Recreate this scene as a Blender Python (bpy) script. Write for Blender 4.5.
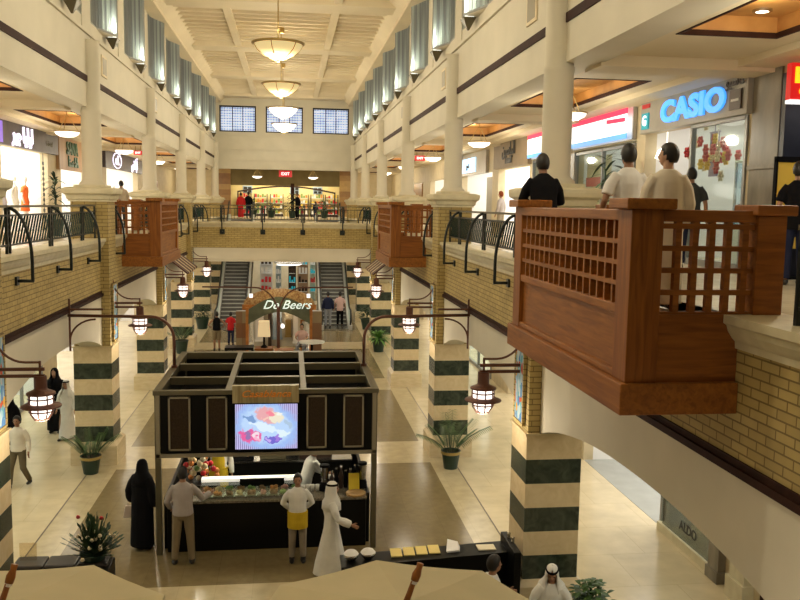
import bpy, bmesh, math, random
from mathutils import Vector, Matrix
random.seed(7)
for o in list(bpy.data.objects): bpy.data.objects.remove(o)
S = bpy.context.scene
COL = S.collection
PI = math.pi
# ------------------------------------------------------------------ camera
def make_camera():
    f, yaw, pit, roll = 848.0, .1299, .1113, .016
    fw = Vector((math.sin(yaw)*math.cos(pit), math.cos(yaw)*math.cos(pit), -math.sin(pit)))
    r0 = Vector((math.cos(yaw), -math.sin(yaw), 0)); u0 = r0.cross(fw)
    r = r0*math.cos(roll)+u0*math.sin(roll); u = u0*math.cos(roll)-r0*math.sin(roll)
    cd = bpy.data.cameras.new('camera'); c = bpy.data.objects.new('camera', cd); COL.objects.link(c)
    cd.sensor_width = 36; cd.lens = f/800*36; cd.clip_end = 300
    m = Matrix((r, u, -fw)).transposed().to_4x4(); m.translation = (0, 0, 6.3)
    c.matrix_world = m
    S.camera = c
make_camera()
# ------------------------------------------------------------------ world + exposure
W = bpy.data.worlds.new('world'); S.world = W; W.use_nodes = True
W.node_tree.nodes['Background'].inputs[0].default_value = (1.0, .84, .60, 1)
W.node_tree.nodes['Background'].inputs[1].default_value = .03
S.view_settings.view_transform = 'Standard'; S.view_settings.look = 'None'
S.view_settings.gamma = 1; S.view_settings.use_curve_mapping = False
S.view_settings.exposure = -0.14
S.cycles.max_bounces = 6; S.cycles.diffuse_bounces = 4; S.cycles.glossy_bounces = 3
S.cycles.transparent_max_bounces = 8; S.cycles.transmission_bounces = 4
S.cycles.sample_clamp_indirect = 4.0
S.cycles.use_denoising = True
LIGHTK = 1.0
def area(name, loc, sx, sy, power, col=(1, .84, .58), rot=(0, 0, 0)):
    l = bpy.data.lights.new(name, 'AREA'); l.shape = 'RECTANGLE'; l.size = sx; l.size_y = sy
    l.energy = power*LIGHTK; l.color = col
    o = bpy.data.objects.new(name, l); o.location = loc; o.rotation_euler = rot; COL.objects.link(o); return o
def point(name, loc, power, r=.1, col=(1, .88, .66)):
    l = bpy.data.lights.new(name, 'POINT'); l.energy = power*LIGHTK; l.shadow_soft_size = r; l.color = col
    o = bpy.data.objects.new(name, l); o.location = loc; COL.objects.link(o); return o
# ------------------------------------------------------------------ measured plan
CX = -.305                                   # centre line of the hall
BAY = 8.31
YK = [12.7+BAY*k for k in range(6)]          # column lines
MID = [12.7+BAY*(k+.5) for k in range(-1, 6)]
DF, DB, DLEDGE = 3.895, 4.10, 3.96           # column face, brick plane, ledge front (from the centre line)
DW = 4.36                                    # upper wall plane
DS = 7.635                                   # shop fronts
F = 5.30                                     # upper floor level
WARM, WHITE = (1, .82, .55), (1, .97, .92)
for s in (-1, 1):
    for y in MID[:6]:
        area('gallery_downlight', (CX+s*5.9, y, 4.05), 1.6, 4.5, 62 if s < 0 else 66, (1, .90, .72))
# ------------------------------------------------------------------ materials
MATS = {}
def nd(nt, t, **kw):
    n = nt.nodes.new(t)
    for k, v in kw.items():
        if k.startswith('i_'):
            n.inputs[int(k[2:]) if k[2:].isdigit() else k[2:].replace('_', ' ')].default_value = v
        else: setattr(n, k, v)
    return n
def pm(name, col, rough=.5, metal=0, emit=None, es=0, alpha=1, trans=0, spec=.5, coat=0):
    m = bpy.data.materials.new(name); m.use_nodes = True; MATS[name] = m
    b = m.node_tree.nodes['Principled BSDF']
    b.inputs['Base Color'].default_value = (*col, 1); b.inputs['Roughness'].default_value = rough
    b.inputs['Metallic'].default_value = metal; b.inputs['Specular IOR Level'].default_value = spec
    if emit: b.inputs['Emission Color'].default_value = (*emit, 1); b.inputs['Emission Strength'].default_value = es
    if alpha < 1: b.inputs['Alpha'].default_value = alpha
    if trans: b.inputs['Transmission Weight'].default_value = trans
    if coat: b.inputs['Coat Weight'].default_value = coat; b.inputs['Coat Roughness'].default_value = .15
    return m
def noisy(name, c1, c2, scale=8, rough=.5, detail=4, stretch=(1, 1, 1), bump=0, lo=.35, hi=.65, **kw):
    m = pm(name, c1, rough, **kw); nt = m.node_tree; b = nt.nodes['Principled BSDF']
    tc = nd(nt, 'ShaderNodeTexCoord'); mp = nd(nt, 'ShaderNodeMapping'); mp.inputs['Scale'].default_value = stretch
    n = nd(nt, 'ShaderNodeTexNoise'); n.inputs['Scale'].default_value = scale; n.inputs['Detail'].default_value = detail
    r = nd(nt, 'ShaderNodeValToRGB'); r.color_ramp.elements[0].position = lo; r.color_ramp.elements[1].position = hi
    r.color_ramp.elements[0].color = (*c1, 1); r.color_ramp.elements[1].color = (*c2, 1)
    nt.links.new(tc.outputs['Object'], mp.inputs[0]); nt.links.new(mp.outputs[0], n.inputs['Vector'])
    nt.links.new(n.outputs['Fac'], r.inputs[0]); nt.links.new(r.outputs[0], b.inputs['Base Color'])
    if bump:
        bp = nd(nt, 'ShaderNodeBump'); bp.inputs['Strength'].default_value = bump; bp.inputs['Distance'].default_value = .01
        nt.links.new(n.outputs['Fac'], bp.inputs['Height']); nt.links.new(bp.outputs[0], b.inputs['Normal'])
    return m
def brickmat(name, c1, c2, mortar, bw, rh, ms, rough=.75, offset=.5, plane='xy+z', bump=.3, nscale=0, spec=.5):
    m = pm(name, c1, rough, spec=spec); nt = m.node_tree; b = nt.nodes['Principled BSDF']
    tc = nd(nt, 'ShaderNodeTexCoord'); sx = nd(nt, 'ShaderNodeSeparateXYZ'); cb = nd(nt, 'ShaderNodeCombineXYZ')
    nt.links.new(tc.outputs['Object'], sx.inputs[0])
    if plane == 'xy+z':
        a = nd(nt, 'ShaderNodeMath', operation='ADD')
        nt.links.new(sx.outputs[0], a.inputs[0]); nt.links.new(sx.outputs[1], a.inputs[1])
        nt.links.new(a.outputs[0], cb.inputs[0]); nt.links.new(sx.outputs[2], cb.inputs[1])
    else:
        nt.links.new(sx.outputs[0], cb.inputs[0]); nt.links.new(sx.outputs[1], cb.inputs[1])
    t = nd(nt, 'ShaderNodeTexBrick'); t.offset = offset
    for k, v in (('Color1', (*c1, 1)), ('Color2', (*c2, 1)), ('Mortar', (*mortar, 1))): t.inputs[k].default_value = v
    for k, v in (('Scale', 1), ('Mortar Size', ms), ('Brick Width', bw), ('Row Height', rh), ('Mortar Smooth', .1), ('Bias', 0)): t.inputs[k].default_value = v
    nt.links.new(cb.outputs[0], t.inputs['Vector'])
    out = t.outputs['Color']
    if nscale:
        n = nd(nt, 'ShaderNodeTexNoise'); n.inputs['Scale'].default_value = nscale; n.inputs['Detail'].default_value = 5
        nt.links.new(tc.outputs['Object'], n.inputs['Vector'])
        r = nd(nt, 'ShaderNodeMapRange'); r.inputs[1].default_value = .3; r.inputs[2].default_value = .7; r.inputs[3].default_value = .88; r.inputs[4].default_value = 1.07
        mx = nd(nt, 'ShaderNodeMix', data_type='RGBA', blend_type='MULTIPLY'); mx.inputs['Factor'].default_value = 1
        nt.links.new(n.outputs['Fac'], r.inputs[0]); nt.links.new(out, mx.inputs[6]); nt.links.new(r.outputs[0], mx.inputs[7])
        out = mx.outputs[2]
    nt.links.new(out, b.inputs['Base Color'])
    if bump:
        bp = nd(nt, 'ShaderNodeBump'); bp.invert = True; bp.inputs['Strength'].default_value = bump; bp.inputs['Distance'].default_value = .01
        nt.links.new(t.outputs['Fac'], bp.inputs['Height']); nt.links.new(bp.outputs[0], b.inputs['Normal'])
    return m
def woodmat(name, c1, c2, axis=2, rough=.48):
    m = pm(name, c1, rough, spec=.3); nt = m.node_tree; b = nt.nodes['Principled BSDF']
    tc = nd(nt, 'ShaderNodeTexCoord'); mp = nd(nt, 'ShaderNodeMapping')
    sc = [14, 14, 14]; sc[axis] = 1.2; mp.inputs['Scale'].default_value = sc
    n = nd(nt, 'ShaderNodeTexNoise'); n.inputs['Scale'].default_value = 1.6; n.inputs['Detail'].default_value = 6; n.inputs['Distortion'].default_value = .6
    r = nd(nt, 'ShaderNodeValToRGB'); r.color_ramp.elements[0].position = .3; r.color_ramp.elements[1].position = .72
    r.color_ramp.elements[0].color = (*c1, 1); r.color_ramp.elements[1].color = (*c2, 1)
    nt.links.new(tc.outputs['Object'], mp.inputs[0]); nt.links.new(mp.outputs[0], n.inputs['Vector'])
    nt.links.new(n.outputs['Fac'], r.inputs[0]); nt.links.new(r.outputs[0], b.inputs['Base Color'])
    return m
def glassmat(name, tint=(.8, .9, .9), fac=.15, rough=.05):
    m = bpy.data.materials.new(name); m.use_nodes = True; MATS[name] = m; nt = m.node_tree; nt.nodes.clear()
    o = nd(nt, 'ShaderNodeOutputMaterial'); mx = nd(nt, 'ShaderNodeMixShader'); t = nd(nt, 'ShaderNodeBsdfTransparent'); g = nd(nt, 'ShaderNodeBsdfGlossy')
    t.inputs[0].default_value = (*tint, 1); g.inputs[0].default_value = (1, 1, 1, 1); g.inputs['Roughness'].default_value = rough
    mx.inputs[0].default_value = fac
    nt.links.new(t.outputs[0], mx.inputs[1]); nt.links.new(g.outputs[0], mx.inputs[2]); nt.links.new(mx.outputs[0], o.inputs[0])
    return m
CREAM = noisy('cream_plaster', (.62, .575, .45), (.67, .62, .49), 1.2, .7)
CEILM = noisy('ceiling_plaster', (.74, .64, .45), (.78, .68, .48), 1.0, .8)
STONE = noisy('limestone', (.60, .54, .36), (.68, .62, .43), 6, .5)
GALCEIL = noisy('gallery_ceiling', (.70, .60, .42), (.74, .64, .45), 1, .7)
BRICK = brickmat('yellow_brick', (.42, .315, .115), (.50, .38, .145), (.20, .14, .05), .26, .085, .008, nscale=3)
DARKTRIM = noisy('dark_moulding', (.030, .012, .008), (.045, .018, .012), 5, .7, spec=.12)
MCREAM = noisy('cream_marble', (.64, .52, .31), (.72, .60, .38), 5, .25, stretch=(1, 1, 3))
FL_MID = brickmat('granite_floor', (.215, .165, .080), (.235, .18, .09), (.17, .13, .06), .6, .6, .003, .20, 0, 'xy', .0, 7)
FL_BAND = brickmat('cream_band_floor', (.55, .46, .28), (.58, .485, .30), (.47, .39, .23), .6, .6, .003, .2, 0, 'xy', .05, 4)
FL_SIDE = brickmat('cream_side_floor', (.70, .59, .38), (.72, .61, .40), (.56, .46, .28), 1.3, 1.3, .005, .17, .5, 'xy', .05, 2)
FL_LINE = pm('dark_joint', (.10, .07, .035), .4)
FL_UP = brickmat('upper_floor_tile', (.62, .54, .38), (.66, .58, .42), (.45, .38, .26), .6, .6, .005, .25, 0, 'xy', .05, 3)
WOOD = woodmat('red_wood_vertical', (.185, .058, .010), (.33, .115, .019), 2)
WOODH = woodmat('red_wood_along', (.195, .065, .010), (.35, .128, .020), 1)
WOODX = woodmat('red_wood_across', (.175, .055, .010), (.31, .108, .018), 0)
IRON = pm('dark_green_iron', (.012, .018, .018), .4, .3)
BRONZE = pm('brown_lamp_metal', (.120, .046, .028), .45, .35)
KBLACK = pm('black_laminate', (.004, .004, .0035), .35, spec=.18)
KTRIM = pm('bronze_trim', (.115, .10, .058), .45, .3)
GLOBE = pm('lamp_globe_lit', (1, .95, .9), .3, emit=(1, .86, .76), es=2.0)
BOWL = pm('pendant_bowl_lit', (1, .97, .9), .4, emit=(1, .94, .82), es=2.2)
FRAMEM = pm('pale_bronze_frame', (.27, .24, .165), .45, .2)
BRASS = pm('brass', (.45, .32, .12), .35, .9)
CHROME = pm('steel', (.6, .6, .58), .25, 1)
BLACK = pm('matt_black', (.005, .005, .006), .8, spec=.1)
WHITEP = pm('white_paint', (.8, .79, .76), .5)
GLASS = glassmat('clear_glass', (.88, .94, .92), .08)
POTG = pm('dark_green_pot', (.012, .035, .022), .35)
SOIL = pm('soil', (.04, .025, .012), .9)
LEAF = noisy('leaf_green', (.030, .075, .016), (.075, .15, .035), 6, .5)
LEAFD = noisy('leaf_dark_green', (.010, .030, .010), (.03, .07, .022), 6, .5)
def marble_bands():
    m = pm('banded_marble', (.6, .5, .3), .22); nt = m.node_tree; b = nt.nodes['Principled BSDF']
    tc = nd(nt, 'ShaderNodeTexCoord'); sx = nd(nt, 'ShaderNodeSeparateXYZ'); nt.links.new(tc.outputs['Object'], sx.inputs[0])
    a = nd(nt, 'ShaderNodeMath', operation='SUBTRACT'); a.inputs[1].default_value = .55; nt.links.new(sx.outputs[2], a.inputs[0])
    d = nd(nt, 'ShaderNodeMath', operation='MODULO'); d.inputs[1].default_value = .763; nt.links.new(a.outputs[0], d.inputs[0])
    g = nd(nt, 'ShaderNodeMath', operation='GREATER_THAN'); g.inputs[1].default_value = .3815; nt.links.new(d.outputs[0], g.inputs[0])
    n1 = nd(nt, 'ShaderNodeTexNoise'); n1.inputs['Scale'].default_value = 5; n1.inputs['Detail'].default_value = 8; n1.inputs['Distortion'].default_value = 1.5
    nt.links.new(tc.outputs['Object'], n1.inputs['Vector'])
    r1 = nd(nt, 'ShaderNodeValToRGB'); r1.color_ramp.elements[0].position = .35; r1.color_ramp.elements[1].position = .75
    r1.color_ramp.elements[0].color = (.016, .026, .018, 1); r1.color_ramp.elements[1].color = (.060, .080, .055, 1)
    r2 = nd(nt, 'ShaderNodeValToRGB'); r2.color_ramp.elements[0].position = .3; r2.color_ramp.elements[1].position = .7
    r2.color_ramp.elements[0].color = (.66, .52, .30, 1); r2.color_ramp.elements[1].color = (.75, .61, .38, 1)
    nt.links.new(n1.outputs['Fac'], r1.inputs[0]); nt.links.new(n1.outputs['Fac'], r2.inputs[0])
    mx = nd(nt, 'ShaderNodeMix', data_type='RGBA'); nt.links.new(g.outputs[0], mx.inputs['Factor'])
    nt.links.new(r1.outputs[0], mx.inputs[6]); nt.links.new(r2.outputs[0], mx.inputs[7]); nt.links.new(mx.outputs[2], b.inputs['Base Color'])
    return m
BANDS = marble_bands()
# ------------------------------------------------------------------ mesh helpers
class MB:
    def __init__(s): s.v = []; s.f = []; s.mi = []; s.m = 0
    def quad(s, *p):
        n = len(s.v); s.v += [tuple(q) for q in p]; s.f.append(tuple(range(n, n+len(p)))); s.mi.append(s.m); return s
    def box(s, x0, x1, y0, y1, z0, z1):
        x0, x1 = min(x0, x1), max(x0, x1); n = len(s.v)
        s.v += [(x, y, z) for z in (z0, z1) for y in (y0, y1) for x in (x0, x1)]
        for f in ((0, 2, 3, 1), (4, 5, 7, 6), (0, 1, 5, 4), (2, 6, 7, 3), (0, 4, 6, 2), (1, 3, 7, 5)):
            s.f.append(tuple(n+i for i in f)); s.mi.append(s.m)
        return s
    def side(s, sd, d0, d1, y0, y1, z0, z1): return s.box(CX+sd*d0, CX+sd*d1, y0, y1, z0, z1)
    def obox(s, c, size, R):
        n = len(s.v); c = Vector(c)
        s.v += [tuple(c+R @ Vector((x*size[0]/2, y*size[1]/2, z*size[2]/2))) for z in (-1, 1) for y in (-1, 1) for x in (-1, 1)]
        for f in ((0, 2, 3, 1), (4, 5, 7, 6), (0, 1, 5, 4), (2, 6, 7, 3), (0, 4, 6, 2), (1, 3, 7, 5)):
            s.f.append(tuple(n+i for i in f)); s.mi.append(s.m)
        return s
    def bar(s, a, b, w, h=None):
        a, b = Vector(a), Vector(b); d = (b-a); L = d.length; d.normalize()
        up = Vector((0, 0, 1)) if abs(d.z) < .95 else Vector((0, 1, 0))
        x = d.cross(up).normalized(); y = x.cross(d)
        return s.obox((a+b)/2, (w, h or w, L), Matrix((x, y, d)).transposed())
    def loft(s, rings, cap=True, closed=True):
        n0 = len(s.v); k = len(rings[0])
        for r in rings: s.v += [tuple(p) for p in r]
        for i in range(len(rings)-1):
            for j in range(k if closed else k-1):
                a = n0+i*k+j; b = n0+i*k+(j+1) % k
                s.f.append((a, b, b+k, a+k)); s.mi.append(s.m)
        if cap and closed:
            s.f.append(tuple(n0+j for j in reversed(range(k)))); s.mi.append(s.m)
            e = n0+(len(rings)-1)*k; s.f.append(tuple(e+j for j in range(k))); s.mi.append(s.m)
        return s
    def tube(s, pts, r, n=8, sq=1.0):
        pts = [Vector(p) for p in pts]; rr = r if isinstance(r, (list, tuple)) else [r]*len(pts)
        rings = []; px = None
        for i, p in enumerate(pts):
            t = (pts[min(i+1, len(pts)-1)]-pts[max(i-1, 0)]).normalized()
            if px is None:
                up = Vector((0, 0, 1)) if abs(t.z) < .9 else Vector((1, 0, 0))
                px = t.cross(up).normalized()
            else: px = (px-t*px.dot(t)).normalized()
            py = t.cross(px)
            rings.append([p+(px*math.cos(2*PI*j/n)+py*math.sin(2*PI*j/n)*sq)*rr[i] for j in range(n)])
        return s.loft(rings)
    def lathe(s, prof, c=(0, 0, 0), n=20, cap=False):
        c = Vector(c)
        return s.loft([[c+Vector((r*math.cos(2*PI*j/n), r*math.sin(2*PI*j/n), z)) for j in range(n)] for r, z in prof], cap=cap)
    def ell(s, c, r, n=12, m=8, R=None):
        c = Vector(c); rings = []
        for i in range(m+1):
            a = -PI/2+PI*i/m; ca = max(math.cos(a), .02)
            ring = []
            for j in range(n):
                p = Vector((r[0]*ca*math.cos(2*PI*j/n), r[1]*ca*math.sin(2*PI*j/n), r[2]*math.sin(a)))
                ring.append(c+(R @ p if R else p))
            rings.append(ring)
        return s.loft(rings)
    def prism(s, poly, axis, a, b):
        """poly: 2-d outline; axis 0: (y,z) pushed along x; 1: (x,z) along y; 2: (x,y) along z"""
        mk = {0: lambda p, t: (t, p[0], p[1]), 1: lambda p, t: (p[0], t, p[1]), 2: lambda p, t: (p[0], p[1], t)}[axis]
        return s.loft([[mk(p, a) for p in poly], [mk(p, b) for p in poly]])
    def build(s, name, mat, parent=None, smooth=False, bevel=0, fix=True):
        me = bpy.data.meshes.new(name); me.from_pydata([tuple(v) for v in s.v], [], s.f)
        for m in (mat if isinstance(mat, (list, tuple)) else [mat]): me.materials.append(m)
        if isinstance(mat, (list, tuple)): me.polygons.foreach_set('material_index', s.mi)
        if fix:
            bm = bmesh.new(); bm.from_mesh(me); bmesh.ops.recalc_face_normals(bm, faces=bm.faces); bm.to_mesh(me); bm.free()
        if smooth: me.polygons.foreach_set('use_smooth', [True]*len(me.polygons))
        me.update()
        o = bpy.data.objects.new(name, me); COL.objects.link(o)
        if parent:
            o.parent = parent
            if parent.get('_w'): o.location = -(parent.location if parent.type == 'EMPTY' and not parent.parent else Vector((0, 0, 0)))
        if bevel:
            b = o.modifiers.new('edge', 'BEVEL'); b.width = bevel; b.segments = 2; b.limit_method = 'ANGLE'; b.angle_limit = .7
        return o
def tag(o, label, cat, group=None):
    o['label'] = label; o['category'] = cat
    if group: o['group'] = group
    return o
def E(name, label, cat, loc=(0, 0, 0), rz=0, group=None, world=False):
    o = bpy.data.objects.new(name, None); COL.objects.link(o); o.location = loc; o.rotation_euler = (0, 0, rz); o.empty_display_size = .1
    if label: tag(o, label, cat, group)
    if world: o['_w'] = 1
    return o
def ST(mb, name, mat, smooth=False, bevel=0):
    o = mb.build(name, mat, None, smooth, bevel); o['kind'] = 'structure'; return o
def dup(root, label, loc=None, rz=None, scale=None, name=None):
    def cp(o, par):
        c = o.copy(); COL.objects.link(c)
        if par: c.parent = par
        for ch in [x for x in KIDS.get(o.name, [])]: KIDS.setdefault(c.name, []).append(cp(ch, c))
        return c
    KIDS = {}
    for x in bpy.data.objects:
        if x.parent: KIDS.setdefault(x.parent.name, []).append(x)
    r = cp(root, None)
    r['label'] = label
    if loc is not None: r.location = loc
    if rz is not None: r.rotation_euler = (0, 0, rz)
    if scale is not None: r.scale = (scale,)*3
    return r
AX = {'right_wall': Matrix(((0, -1, 0), (0, 0, 1), (-1, 0, 0))).transposed(), 'left_wall': Matrix(((0, 1, 0), (0, 0, 1), (1, 0, 0))).transposed(),
      'front': Matrix(((1, 0, 0), (0, 0, 1), (0, -1, 0))).transposed(), 'back': Matrix(((-1, 0, 0), (0, 0, 1), (0, 1, 0))).transposed()}
def text(name, s, size, ax, loc, mat, parent, ext=.01, off=0, shear=0, sx=1, spacing=1):
    cu = bpy.data.curves.new(name, 'FONT'); cu.body = s; cu.size = size; cu.extrude = ext; cu.offset = off; cu.shear = shear
    cu.align_x = 'CENTER'; cu.align_y = 'CENTER'; cu.space_character = spacing; cu.materials.append(mat); cu.resolution_u = 4
    t = bpy.data.objects.new(name, cu); COL.objects.link(t); bpy.context.view_layer.update()
    me = bpy.data.meshes.new_from_object(t.evaluated_get(bpy.context.evaluated_depsgraph_get())); bpy.data.objects.remove(t); bpy.data.curves.remove(cu)
    me.name = name; o = bpy.data.objects.new(name, me); COL.objects.link(o)
    o.rotation_euler = AX[ax].to_euler(); o.scale = (sx, 1, 1)
    o.location = Vector(loc)-(parent.location if parent and parent.get('_w') else Vector((0, 0, 0)))
    if parent: o.parent = parent
    return o
def X(s, d): return CX+s*d
SIDE = {-1: 'left', 1: 'right'}
# ================================================================== SETTING
# ground floor: granite nave, cream cross bands, cream side aisles
fl = MB(); L = -DS-6; R = DS+6
ys = [-6]
segs = []
y = -6.0
for k in range(-1, 7):
    c = 12.7+BAY*k
    segs.append((y, c-.9, 0)); segs.append((c-.9, c+1.0, 1)); y = c+1.0
segs.append((y, 75, 0))
for y0, y1, m in segs:
    fl.m = m; fl.quad((CX-3.75, y0, 0), (CX+3.75, y0, 0), (CX+3.75, y1, 0), (CX-3.75, y1, 0))
for s in (-1, 1):
    for d0, d1, m in ((3.75, 4.33, 1), (4.33, 4.36, 3), (4.36, DS+7, 2)):
        fl.m = m
        xs = sorted((X(s, d0), X(s, d1))); fl.quad((xs[0], -6, 0), (xs[1], -6, 0), (xs[1], 75, 0), (xs[0], 75, 0))
ST(fl, 'floor', [FL_MID, FL_BAND, FL_SIDE, FL_LINE])
YB = 39.5          # front of the bridge
YE = 55.0          # end wall of the hall
for s in (-1, 1):
    n = SIDE[s]
    # gallery slab with ground-level ceiling below
    m = MB(); m.m = 0; m.side(s, DB+.02, DS+4, -2, 66, 4.15, F); o = ST(m, 'floor_upper_'+n, FL_UP)
    m = MB(); m.side(s, DB+.3, DS+4, -2, 66, 4.08, 4.149); ST(m, 'ceiling_ground_'+n, WHITEP)
    # brick parapet, stone ledge, dark moulding, arched spandrels
    m = MB(); m.side(s, DB, DB+.28, -2, 60, 4.19, 5.14); ST(m, 'wall_parapet_'+n, BRICK)
    lp = [(DLEDGE, 5.42), (DLEDGE, 5.35), (DLEDGE+.03, 5.33), (DLEDGE+.045, 5.28), (DLEDGE+.085, 5.22), (DLEDGE+.115, 5.19), (DLEDGE+.12, 5.13), (DB+.02, 5.12), (DB+.45, 5.12), (DB+.45, 5.42)]
    m = MB()
    cuts = [(6.9, 10.2), (23.7, 26.9)] if s > 0 else [(23.3, 26.6)]
    e = [-2]+[v for c in cuts for v in c]+[60]
    for a0, a1 in zip(e[::2], e[1::2]): m.prism([(X(s, a), b) for a, b in lp], 1, a0, a1)
    ST(m, 'trim_ledge_'+n, STONE)
    m = MB()
    for a0, a1 in cuts: m.side(s, DB-.03, DB+.45, a0, a1, 5.15, F)
    ST(m, 'floor_balcony_threshold_'+n, FL_UP)
    m = MB(); m.side(s, DB-.05, DB+.2, -2, 60, 4.06, 4.13); m.side(s, DB-.02, DB+.2, -2, 60, 4.13, 4.19); ST(m, 'trim_moulding_'+n, DARKTRIM)
    ms = MB(); m = ms
    for k in range(-1, 6):
        a = (12.7+BAY*k)+.43; b = a+BAY-.86; N = 24; mid = (a+b)/2; h = (b-a)/2
        prev = None
        for i in range(N+1):
            t = math.cos(PI*i/N); yy = mid-h*t
            zz = 2.86+.52*(max(0, 1-abs(t)**2.2))**.9
            if prev:
                y0, z0 = prev
                for dd0, dd1 in ((DB, DB+.5),):
                    x0, x1 = X(s, dd0), X(s, dd1)
                    m.quad((x0, y0, z0), (x0, yy, zz), (x0, yy, 4.08), (x0, y0, 4.08))
                    m.quad((x1, y0, z0), (x1, yy, zz), (x1, yy, 4.08), (x1, y0, 4.08))
                    m.quad((x0, y0, z0), (x1, y0, z0), (x1, yy, zz), (x0, yy, zz))
            prev = (yy, zz)
    bm_o = ST(m, 'wall_arches_'+n, CREAM)
    # upper wall above the gallery openings, dark strip, ledge
    m = MB(); m.side(s, DW, DW+.55, -2, YE+.3, 8.45, 10.2); ST(m, 'wall_upper_'+n, CREAM)
    m = MB(); m.side(s, DW-.025, DW+.1, -2, YE, 9.02, 9.16); ST(m, 'trim_strip_'+n, DARKTRIM)
    m = MB(); m.prism([(X(s, a), b) for a, b in [(DW-.06, 10.10), (DW-.06, 10.17), (DW+.06, 10.22), (DW+.3, 10.24), (DW+.3, 10.10)]], 1, -2, YE); ST(m, 'trim_cornice_'+n, CREAM)
    m = MB(); m.side(s, DW+.04, DW+.3, -2, YE+.3, 10.2, 10.52); m.side(s, DW+.04, DW+.3, -2, YE+.3, 12.5, 13.1)
    for y in YK+[12.7-BAY]: m.side(s, DW+.02, DW+.3, y-.42, y+.42, 10.2, 12.6)
    for y in MID: m.side(s, DW+.02, DW+.3, y-.42, y+.42, 10.2, 12.6)
    ST(m, 'wall_clerestory_'+n, CREAM)
    m = MB(); m.side(s, 3.95, DW+.3, -2, YE, 12.5, 12.62)
    m.prism([(X(s, a), b) for a, b in [(DW+.05, 12.62), (3.95, 12.62), (3.55, 13.0), (DW+.05, 13.0)]], 1, -2, YE); ST(m, 'trim_ceiling_'+n, CEILM)
    # gallery ceiling with a sunk panel in every bay
    m = MB()
    m.side(s, DW+.5, 5.25, -2, 66, 8.56, 8.75); m.side(s, 6.65, DS+.4, -2, 66, 8.56, 8.75)
    yy = -2
    for c in MID:
        m.side(s, 5.25, 6.65, yy, c-2.2, 8.56, 8.75); yy = c+2.2
    m.side(s, 5.25, 6.65, yy, 66, 8.56, 8.75)
    for y in YK+[12.7-BAY]: m.side(s, DW+.5, DS, y-.35, y+.35, 8.40, 8.57)
    m.side(s, 7.0, DS, -2, 66, 8.46, 8.57)
    ST(m, 'ceiling_gallery_'+n, GALCEIL)
    RECESS = MATS.get('sunk_panel_wood') or noisy('sunk_panel_wood', (.50, .25, .07), (.60, .32, .10), 3, .5)
    m = MB()
    for c in MID:
        m.side(s, 5.15, 6.75, c-2.3, c+2.3, 8.82, 8.86)
        for q in (-1.2, 1.2): point('recess_glow', (X(s, 5.9), c+q, 8.66), 14, .05, (1, .80, .5))
    ST(m, 'ceiling_panel_'+n, RECESS)
    m = MB()
    for c in MID:
        for a, b, c0, c1 in ((5.25, 5.29, c-2.2, c+2.2), (6.61, 6.65, c-2.2, c+2.2), (5.25, 6.65, c-2.2, c-2.16), (5.25, 6.65, c+2.16, c+2.2)): m.side(s, a, b, c0, c1, 8.55, 8.62)
    ST(m, 'trim_panel_'+n, DARKTRIM)
    m = MB()
    for c in MID:
        for a, b, c0, c1 in ((5.22, 5.26, c-2.22, c+2.22), (6.64, 6.68, c-2.22, c+2.22), (5.22, 6.68, c-2.23, c-2.19), (5.22, 6.68, c+2.19, c+2.23)): m.side(s, a, b, c0, c1, 8.62, 8.83)
    ST(m, 'ceiling_panel_side_'+n, RECESS)
for s in (-1, 1):
    m = MB()
    for y in YK:
        m.side(s, DW-.03, DW, y+1.35, y+1.95, 9.38, 9.90)
    ST(m, 'trim_vents_'+SIDE[s], CEILM)
    m = MB()
    for y in YK: m.side(s, DW-.035, DW-.028, y+1.42, y+1.88, 9.44, 9.84)
    ST(m, 'wall_vent_slats_'+SIDE[s], FRAMEM)
# nave ceiling: recessed bays with fine ribs
m = MB(); m.box(X(-1, 4.6), X(1, 4.6), -2, YE+.3, 13.02, 13.12)
ST(m, 'ceiling', CEILM)
m = MB()
for k in range(-1, 6):
    y = 12.7+BAY*k
    m.box(X(-1, 4.3), X(1, 4.3), y-.55, y+.55, 12.78, 13.02)
    for i in range(1, 11):
        yy = y+.55+(BAY-1.1)*i/11
        m.box(X(-1, 3.7), X(1, 3.7), yy-.09, yy+.09, 12.90, 13.02)
for d in (-1.85, 1.85): m.box(CX+d-.14, CX+d+.14, -2, YE, 12.82, 13.02)
ST(m, 'beam_ceiling_ribs', CEILM)
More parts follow.
